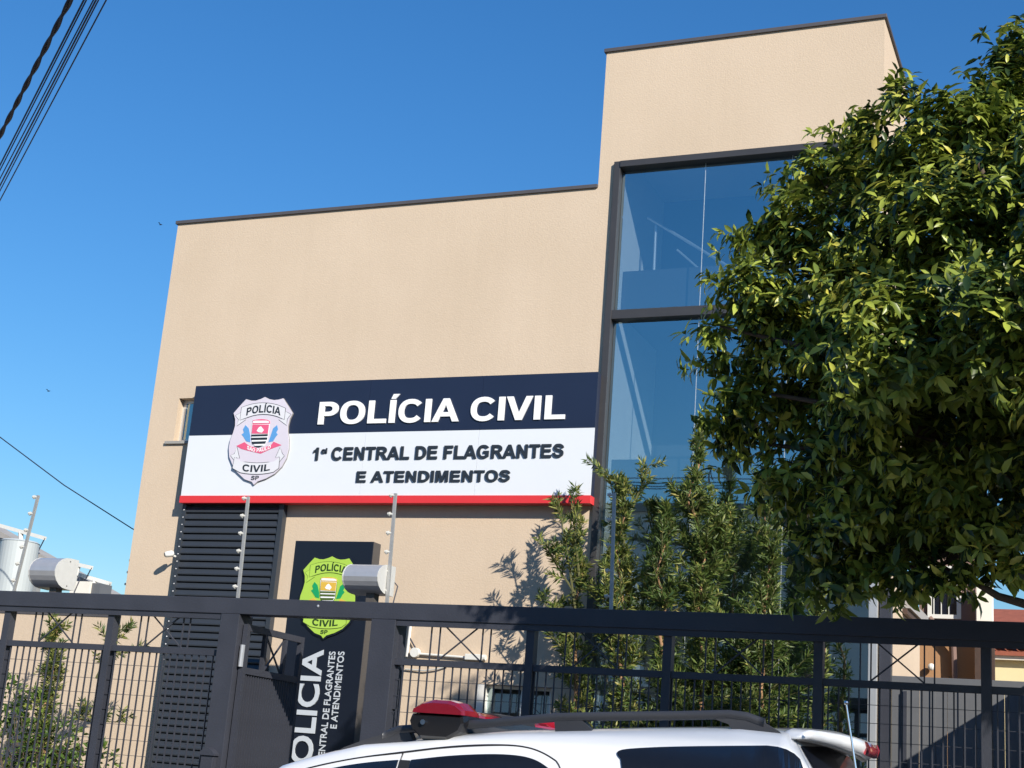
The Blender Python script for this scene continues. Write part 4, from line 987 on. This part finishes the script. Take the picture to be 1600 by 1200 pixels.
# stations: X, top z' (at the shoulder), shoulder half width, belt half width, belt z', body half width, sill z'
ST = [(5.10, .80, .52, .60, .74, .64, .40), (5.16, .93, .62, .74, .82, .78, .33), (5.40, 1.04, .68, .84, .92, .88, .30), (5.9, 1.12, .70, .89, 1.0, .92, .30), (6.32, 1.17, .71, .90, 1.06, .92, .30),
      (6.75, 1.46, .70, .90, 1.10, .92, .30), (7.09, 1.672, .70, .90, 1.11, .92, .30), (7.26, 1.715, .70, .90, 1.11, .92, .30), (7.48, 1.761, .70, .90, 1.11, .92, .30), (7.69, 1.774, .70, .90, 1.11, .92, .30), (7.87, 1.796, .70, .90, 1.11, .92, .30), (8.19, 1.815, .70, .90, 1.11, .92, .30),
      (8.79, 1.826, .70, .90, 1.12, .92, .30), (9.2, 1.828, .70, .90, 1.13, .92, .31), (9.40, 1.81, .69, .89, 1.13, .91, .33), (9.58, 1.52, .70, .86, 1.13, .88, .36), (9.72, 1.18, .72, .82, 1.05, .84, .40), (9.78, .95, .70, .78, .85, .80, .44)]
ST = np.array(ST)
def stat(x): return [np.interp(x, ST[:, 0], ST[:, k]) for k in range(1, 7)]
def section(x):
    zt, ws, wb, zb, w, zl = stat(x); g_ = gz(x)
    zb = min(zb, zt-.05)
    P = [(w-.06, zl), (w, zl+.12), (w+.005, zl+.3 if zl+.3 < zb-.1 else zb-.12), (w-.002, zb-.08), (wb, zb), (wb+(ws+.035-wb)*.5, zb+(zt-.055-zb)*.5), (ws+.035, zt-.055), (ws+.018, zt-.022), (ws-.01, zt), (ws-.10, zt+.018), (ws-.35, zt+.035), (0, zt+.042)]
    return [(x, YC-a_, b_+g_) for a_, b_ in P]+[(x, YC+a_, b_+g_) for a_, b_ in P[-2::-1]]
xsb = np.unique(np.concatenate([ST[:, 0], np.linspace(5.1, 9.78, 70)]))
rings = [section(x) for x in xsb]; n = len(rings[0]); mb = MB()
mb.v = [p for r_ in rings for p in r_]
mb.f = [(i*n+k, i*n+k+1, (i+1)*n+k+1, (i+1)*n+k) for i in range(len(rings)-1) for k in range(n-1)]+[tuple(range(n)), tuple(range((len(rings)-1)*n+n-1, (len(rings)-1)*n-1, -1))]
mb.f = [f[::-1] for f in mb.f]
body = mb.build('body', M['car_white'], car, smooth=True)
def sidey(x, z, off, side=-1):
    zt, ws, wb, zb, w, zl = stat(x); zz = z-gz(x); zb = min(zb, zt-.05)
    if zz >= zb: f = (zz-zb)/max(.01, zt-.055-zb); ww = wb+(ws+.035-wb)*min(1, f)
    else: ww = np.interp(zz, [zl, zl+.12, zl+.3, zb-.08, zb], [w-.06, w, w+.005, w-.002, wb])
    return YC+side*(ww+off)
def chaikin(P, it=2):
    for _ in range(it):
        Q = []
        for i in range(len(P)):
            p, q = P[i], P[(i+1) % len(P)]; Q += [(p[0]*.75+q[0]*.25, p[1]*.75+q[1]*.25), (p[0]*.25+q[0]*.75, p[1]*.25+q[1]*.75)]
        P = Q
    return P
def side_panel(pts, off, m, name, parent, side=-1):
    bm = bmesh.new(); f = bm.faces.new([bm.verts.new((x, 0, z)) for x, z in pts])
    bmesh.ops.triangulate(bm, faces=[f]); bmesh.ops.subdivide_edges(bm, edges=bm.edges[:], cuts=2, use_grid_fill=True)
    for v in bm.verts: v.co.y = sidey(v.co.x, v.co.z, off, side)
    bmesh.ops.recalc_face_normals(bm, faces=bm.faces[:])
    fr = [x for x in bm.faces]; ex = bmesh.ops.extrude_face_region(bm, geom=fr)
    for v in [q for q in ex['geom'] if isinstance(q, bmesh.types.BMVert)]: v.co.y -= side*(off+.004)
    bmesh.ops.recalc_face_normals(bm, faces=bm.faces[:])
    me = bpy.data.meshes.new(name); bm.to_mesh(me); bm.free()
    mb = MB(); mb.v = [tuple(v.co) for v in me.vertices]; mb.f = [tuple(p.vertices) for p in me.polygons]
    return mb.build(name, m, parent)
YS = YC-.75
def cp(px, py, Y=YS): p = U(px, py, Y=Y); return (float(p[0]), float(p[2]))
bl = lambda x: 1.16+gz(x)
xf0 = cp(440, 1222)
win_f = [(6.98, bl(6.98)), (7.66, bl(7.66)), cp(621, 1189), cp(622, 1187), cp(615, 1187.5), cp(570, 1191), cp(515, 1200), cp(450, 1217)]
win_r = [(7.76, bl(7.76)), (8.62, bl(8.62)), (8.50, bl(8.5)+.22), cp(866, 1206), cp(850, 1194), cp(835, 1186), cp(812, 1180), cp(770, 1177.5), cp(705, 1180), cp(648, 1186.5), cp(642, 1187), cp(641, 1189)]
win_q = [(8.80, bl(8.8)+.02), (9.50, bl(9.5)+.02), cp(1262, 1199), cp(1226, 1164), cp(1150, 1165), cp(1050, 1166), cp(985, 1169), cp(966, 1172), cp(963, 1178), cp(975, 1190)]
pil_b = [(7.665, bl(7.66)), (7.755, bl(7.75)), cp(640, 1188), cp(624, 1187)]
for side in (-1, 1):
    side_panel(pil_b, .004, M['car_black'], 'door_pillar', car, side)
    for w_ in (win_f, win_r, win_q):
        wo = side_panel(chaikin(w_), .006, M['car_glass'], 'side_window', car, side)
def seamline(pts, parent, side=-1, r=.0035):
    d = pts
    for _ in range(3): d = [d[0]]+[q for i in range(len(d)-1) for q in ((d[i][0]*.75+d[i+1][0]*.25, d[i][1]*.75+d[i+1][1]*.25), (d[i][0]*.25+d[i+1][0]*.75, d[i][1]*.25+d[i+1][1]*.75))]+[d[-1]]
    MB().tube([(x, sidey(x, z, .0, side), z) for x, z in d], r, 5).build('door_seam', M['car_black'], parent)
for side in (-1, 1):
    seamline([cp(430, 1214), cp(492, 1196), cp(560, 1183), cp(627, 1175), cp(700, 1166), cp(765, 1163), cp(815, 1165), cp(850, 1176), cp(885, 1200), (8.62, bl(8.62)-.02), (8.68, .9), (8.5, .45)], car, side)
    seamline([cp(628, 1175), cp(624, 1190), (7.70, bl(7.7)), (7.70, .4)], car, side)
    for hx_ in (7.5, 8.42): MB().box(hx_-.1, hx_+.08, sidey(hx_, 1.0, .0, side)-.02, sidey(hx_, 1.0, .0, side)+.02, .9, .93).build('door_handle', M['car_white'], car)
# windscreen and rear glass
def ramp(xa, xb, wi, m, name, lift=.006):
    P = []
    for x in np.linspace(xa, xb, 5):
        zt, ws, *_ = stat(x); P += [(x, YC-ws*wi, zt+gz(x)+lift+.02), (x, YC, zt+gz(x)+lift+.042), (x, YC+ws*wi, zt+gz(x)+lift+.02)]
    MB().add(P, [(3*i+k, 3*i+k+3, 3*i+k+4, 3*i+k+1) for i in range(4) for k in range(2)]).build(name, m, car)
ramp(6.36, 7.06, .9, M['car_glass'], 'windscreen'); ramp(9.44, 9.68, .86, M['car_glass'], 'rear_window')
# roof rails
RY = YC-.635
def rp(px, py): p = U(px, py, Y=RY); return Vector(p)
for side in (-1, 1):
    oy = 0 if side < 0 else 1.27
    top = [rp(600, 1151), rp(625, 1141), rp(680, 1137.5), rp(765, 1131), rp(868, 1122), rp(960, 1120), rp(1060, 1119), rp(1140, 1117.5), rp(1168, 1121), rp(1195, 1131)]
    dt = []
    for a_, b_ in zip(top[:-1], top[1:]): dt += [a_+(b_-a_)*i/3 for i in range(3)]
    dt.append(top[-1]); dt = [p+Vector((0, oy, 0)) for p in dt]
    rl = MB()
    for a_, b_ in zip(dt[:-1], dt[1:]): pass
    hgt = .021; wd = .02
    vs = []; 
    for i, p in enumerate(dt):
        vs += [p+Vector((0, y_, z_)) for y_, z_ in ((-wd, -hgt*.6), (-wd, hgt*.5), (-wd*.5, hgt), (wd*.5, hgt), (wd, hgt*.5), (wd, -hgt*.6), (0, -hgt*.8))]
    k7 = 7
    rl.add(vs, [(i*k7+j, i*k7+(j+1) % k7, (i+1)*k7+(j+1) % k7, (i+1)*k7+j) for i in range(len(dt)-1) for j in range(k7)]+[tuple(range(k7)), tuple(range(len(vs)-1, len(vs)-k7-1, -1))])
    rail = rl.build('roof_rail', M['rail'], car, smooth=True)
    def footp(pts): MB().prism([(rp(*q).x, rp(*q).z) for q in pts], RY-.018+oy, RY+.03+oy).build('rail_foot', M['rail'], rail)
    footp([(516, 1182), (540, 1168), (575, 1155), (612, 1144), (640, 1140), (648, 1158), (610, 1168), (560, 1176)])
    footp([(868, 1124), (908, 1122), (930, 1145), (870, 1148)])
    footp([(1118, 1124), (1130, 1119), (1165, 1119), (1192, 1128), (1222, 1146), (1150, 1148), (1140, 1132)])
# light bar across the roof
lbz = stat(7.86)[0]+gz(7.86)+.076
_pf = [(-.075, -.088), (-.122, -.045), (-.134, -.004), (-.126, .028), (.124, .028), (.132, -.004), (.118, -.045), (.06, -.088)]
_ls = [(-.72, .72), (-.70, .9), (-.66, 1), (.66, 1), (.70, .9), (.72, .72)]
lb = MB().add([(7.855+x*(.75+.25*q), YC+y, lbz-.02+(z_+.02)*q) for y, q in _ls for x, z_ in _pf], [(i*8+j, (i+1)*8+j, (i+1)*8+(j+1) % 8, i*8+(j+1) % 8) for i in range(5) for j in range(8)]+[tuple(range(8)), tuple(range(47, 39, -1))]).build('light_bar', M['gloss_black'], car)
def dome(y0, y1, h, m, nm, wx=1., end=.7):
    P0 = [(-.125, 0), (-.12, .35), (-.075, .85), (-.03, 1), (.05, 1), (.09, .85), (.125, .35), (.128, 0)]
    k = len(P0); vs = []; L_y = min(.08, (y1-y0)*.35)
    st_ = [(y0, end), (y0+L_y*.45, .94), (y0+L_y, 1), (y1-L_y, 1), (y1-L_y*.45, .94), (y1, end)]
    for y, s_ in st_: vs += [(7.855+x*wx*(.8+.2*s_), y, lbz+.0285+z_*h*s_) for x, z_ in P0]
    f = [(i*k+j, (i+1)*k+j, (i+1)*k+j+1, i*k+j+1) for i in range(5) for j in range(k-1)]+[tuple(range(k)), tuple(range(6*k-1, 5*k-1, -1))]+[(i*k, i*k+k-1, (i+1)*k+k-1, (i+1)*k) for i in range(5)]
    return MB().add(vs, f).build(nm, m, lb, smooth=False)
dome(YC-.72, YC-.52, .064, M['red_lens'], 'red_dome'); dome(YC+.52, YC+.72, .064, M['red_lens'], 'red_dome')
dome(YC-.515, YC-.2, .03, M['red_lens'], 'red_dome', .9, .9); dome(YC+.2, YC+.515, .03, M['red_lens'], 'red_dome', .9, .9)
dome(YC-.195, YC+.195, .04, M['car_black'], 'siren_housing', .9, .9)
for y in (YC-.55, YC+.55): MB().box(7.8, 7.92, y-.05, y+.05, lbz-.12, lbz-.089).build('bar_foot', M['car_black'], lb)
MB().tube([(7.80, YC-.735, lbz-.012), (7.80, YC-.715, lbz-.012)], .012, 10).build('end_lamp', M['chrome'], lb)
# rear spoiler
xlead = cp(1214, 1147)[0]; xc_ = float(U(1366, 1172, Y=YC)[0]); zc_ = float(U(1366, 1172, Y=YC)[2])
vs = []; ys = np.linspace(-.655, .655, 25)
for y in ys:
    q = abs(y)/.655; xt = xc_-.16*q**2.2-.04*q**8; zt = cp(1240, 1137)[1]+.028*(1-q*q)
    ze = zc_+.028*q; tip = max(.35, 1-.65*max(0, (q-.9)/.1)**2)
    vs += [(x, YC+y, zt-.045+(z_-zt+.045)*tip) for x, z_ in ((xlead-.005, zt-.035), (xlead, zt-.012), (xlead+.03, zt-.001), (xlead+(xt-xlead)*.45, zt-.004), (xlead+(xt-xlead)*.78, zt-.5*(zt-ze)+.008), (xt-.006, ze+.018), (xt, ze-.005), (xt-.012, ze-.035+.018*q), (xt-.05, ze-.05+.03*q), (xlead+(xt-xlead)*.55, zt-.036), (xlead+.03, zt-.062))]
k = 11; m_ = len(ys)
spo = MB().add(vs, [(i*k+j, i*k+(j+1) % k, (i+1)*k+(j+1) % k, (i+1)*k+j) for i in range(m_-1) for j in range(k)]+[tuple(range(k))[::-1], tuple(range((m_-1)*k, m_*k))]).build('rear_spoiler', M['car_white'], car, smooth=True)
und = []
for y in np.linspace(-.62, .62, 21):
    q = abs(y)/.655; xt = xc_-.16*q**2.2-.04*q**8; zt = cp(1240, 1137)[1]+.028*(1-q*q); ze = zc_+.028*q+.03*q
    und += [(xt-.035, YC+y, ze-.048), (xlead+(xt-xlead)*.55, YC+y, zt-.032), (xlead+.032, YC+y, zt-.06), (xlead+(xt-xlead)*.55, YC+y, zt-.042), (xt-.05, YC+y, ze-.056)]
MB().add(und, [(i*5+j, i*5+(j+1) % 5, (i+1)*5+(j+1) % 5, (i+1)*5+j) for i in range(20) for j in range(5)]+[(0, 1, 2, 3, 4), (104, 103, 102, 101, 100)]).build('underside_trim', M['grey_trim'], spo, smooth=True)
bl_ = []
for y in np.linspace(-.17, .17, 7):
    q = abs(y)/.655; xt = xc_-.16*q**2.2; ze = zc_+.028*q
    bl_ += [(xt-.004, YC+y, ze+.021), (xt+.006, YC+y, ze-.004), (xt-.004, YC+y, ze-.037), (xt-.03, YC+y, ze-.01)]
MB().add(bl_, [(i*4+j, i*4+(j+1) % 4, (i+1)*4+(j+1) % 4, (i+1)*4+j) for i in range(6) for j in range(4)]+[(0, 1, 2, 3), (27, 26, 25, 24)]).build('brake_light', M['red_lens'], spo, smooth=True)
# whip antenna, lights, bumpers, wheels
ay = YC-.8; a0 = U(1322, 1098, Y=ay); a1 = U(1337, 1200, Y=ay)
MB().tube([a0, a1, a1+(a1-a0)*2.2], [.0035, .005, .006], 6).build('antenna', M['chrome'], car)
MB().sphere(a0, .009).build('antenna_tip', M['chrome'], car)
for side in (-1, 1):
    y = YC+side*.80
    MB().box(9.70, 9.80, y-.09, y+.07, .75+gz(9.7), 1.05+gz(9.7)).build('tail_light', M['red_lens'], car, .02)
    MB().box(5.08, 5.22, YC+side*.6-.14, YC+side*.6+.14, .68+gz(5.1), .84+gz(5.1)).build('headlight', M['chrome'], car, .03)
    for wx in (6.02, 8.78):
        zc = gz(wx)-.10+.375
        yy0, yy1 = (YC-.93, YC-.70) if side < 0 else (YC+.70, YC+.93)
        wh = MB().tube([(wx, yy0, zc), (wx, yy0+.02, zc), (wx, yy1-.02, zc), (wx, yy1, zc)], [.33, .375, .375, .33], 28).build('wheel', M['rubber'], car)
        yo = yy0-.004 if side < 0 else yy1+.004
        MB().tube([(wx, yo, zc), (wx, yo-side*.03, zc)], .23, 20).build('rim', M['chrome'], wh)
        MB().tube([(wx, yy0+.012 if side < 0 else yy0, zc), (wx, yy1 if side < 0 else yy1-.012, zc)], .44, 28).build('wheel_arch', M['car_black'], car)
    mx0 = 7.0; MB().sphere((mx0, YC+side*1.02, 1.17+gz(mx0)), (.07, .12, .09)).build('side_mirror', M['car_white'], car, smooth=True)
MB().box(9.74, 9.86, YC-.86, YC+.86, .38+gz(9.8), .66+gz(9.8)).build('rear_bumper', M['car_white'], car, .03)
MB().box(5.03, 5.14, YC-.72, YC+.72, .34+gz(5.1), .62+gz(5.1)).build('front_bumper', M['car_white'], car, .03)
MB().box(5.075, 5.11, YC-.4, YC+.4, .63+gz(5.1), .78+gz(5.1)).build('grille', M['car_black'], car)

# ------------------------------------------------------------------ birds, tiny specks in the sky
def bird(px, py, Y, lab, s=.12):
    p = Vector(U(px, py, Y=Y)); e = empty('bird', p, lab, 'bird', 'birds in the sky')
    MB().sphere(p, (s, s*.35, s*.3), 8, 6).build('body', M['cable'], e)
    MB().add([p+Vector((0, 0, .01)), p+Vector((s*.5, -s*2, s*.6)), p+Vector((-s*.5, -s*1.8, s*.6)), p+Vector((0, 0, -.01))], [(0, 1, 2), (3, 2, 1)]).build('wing', M['cable'], e)
    MB().add([p+Vector((0, 0, .01)), p+Vector((s*.5, s*2, s*.6)), p+Vector((-s*.5, s*1.8, s*.6)), p+Vector((0, 0, -.01))], [(0, 2, 1), (3, 1, 2)]).build('wing', M['cable'], e)
bird(251, 351, 60, 'tiny bird above the roof corner of the building'); bird(76, 611, 60, 'lone tiny bird low in the open sky')
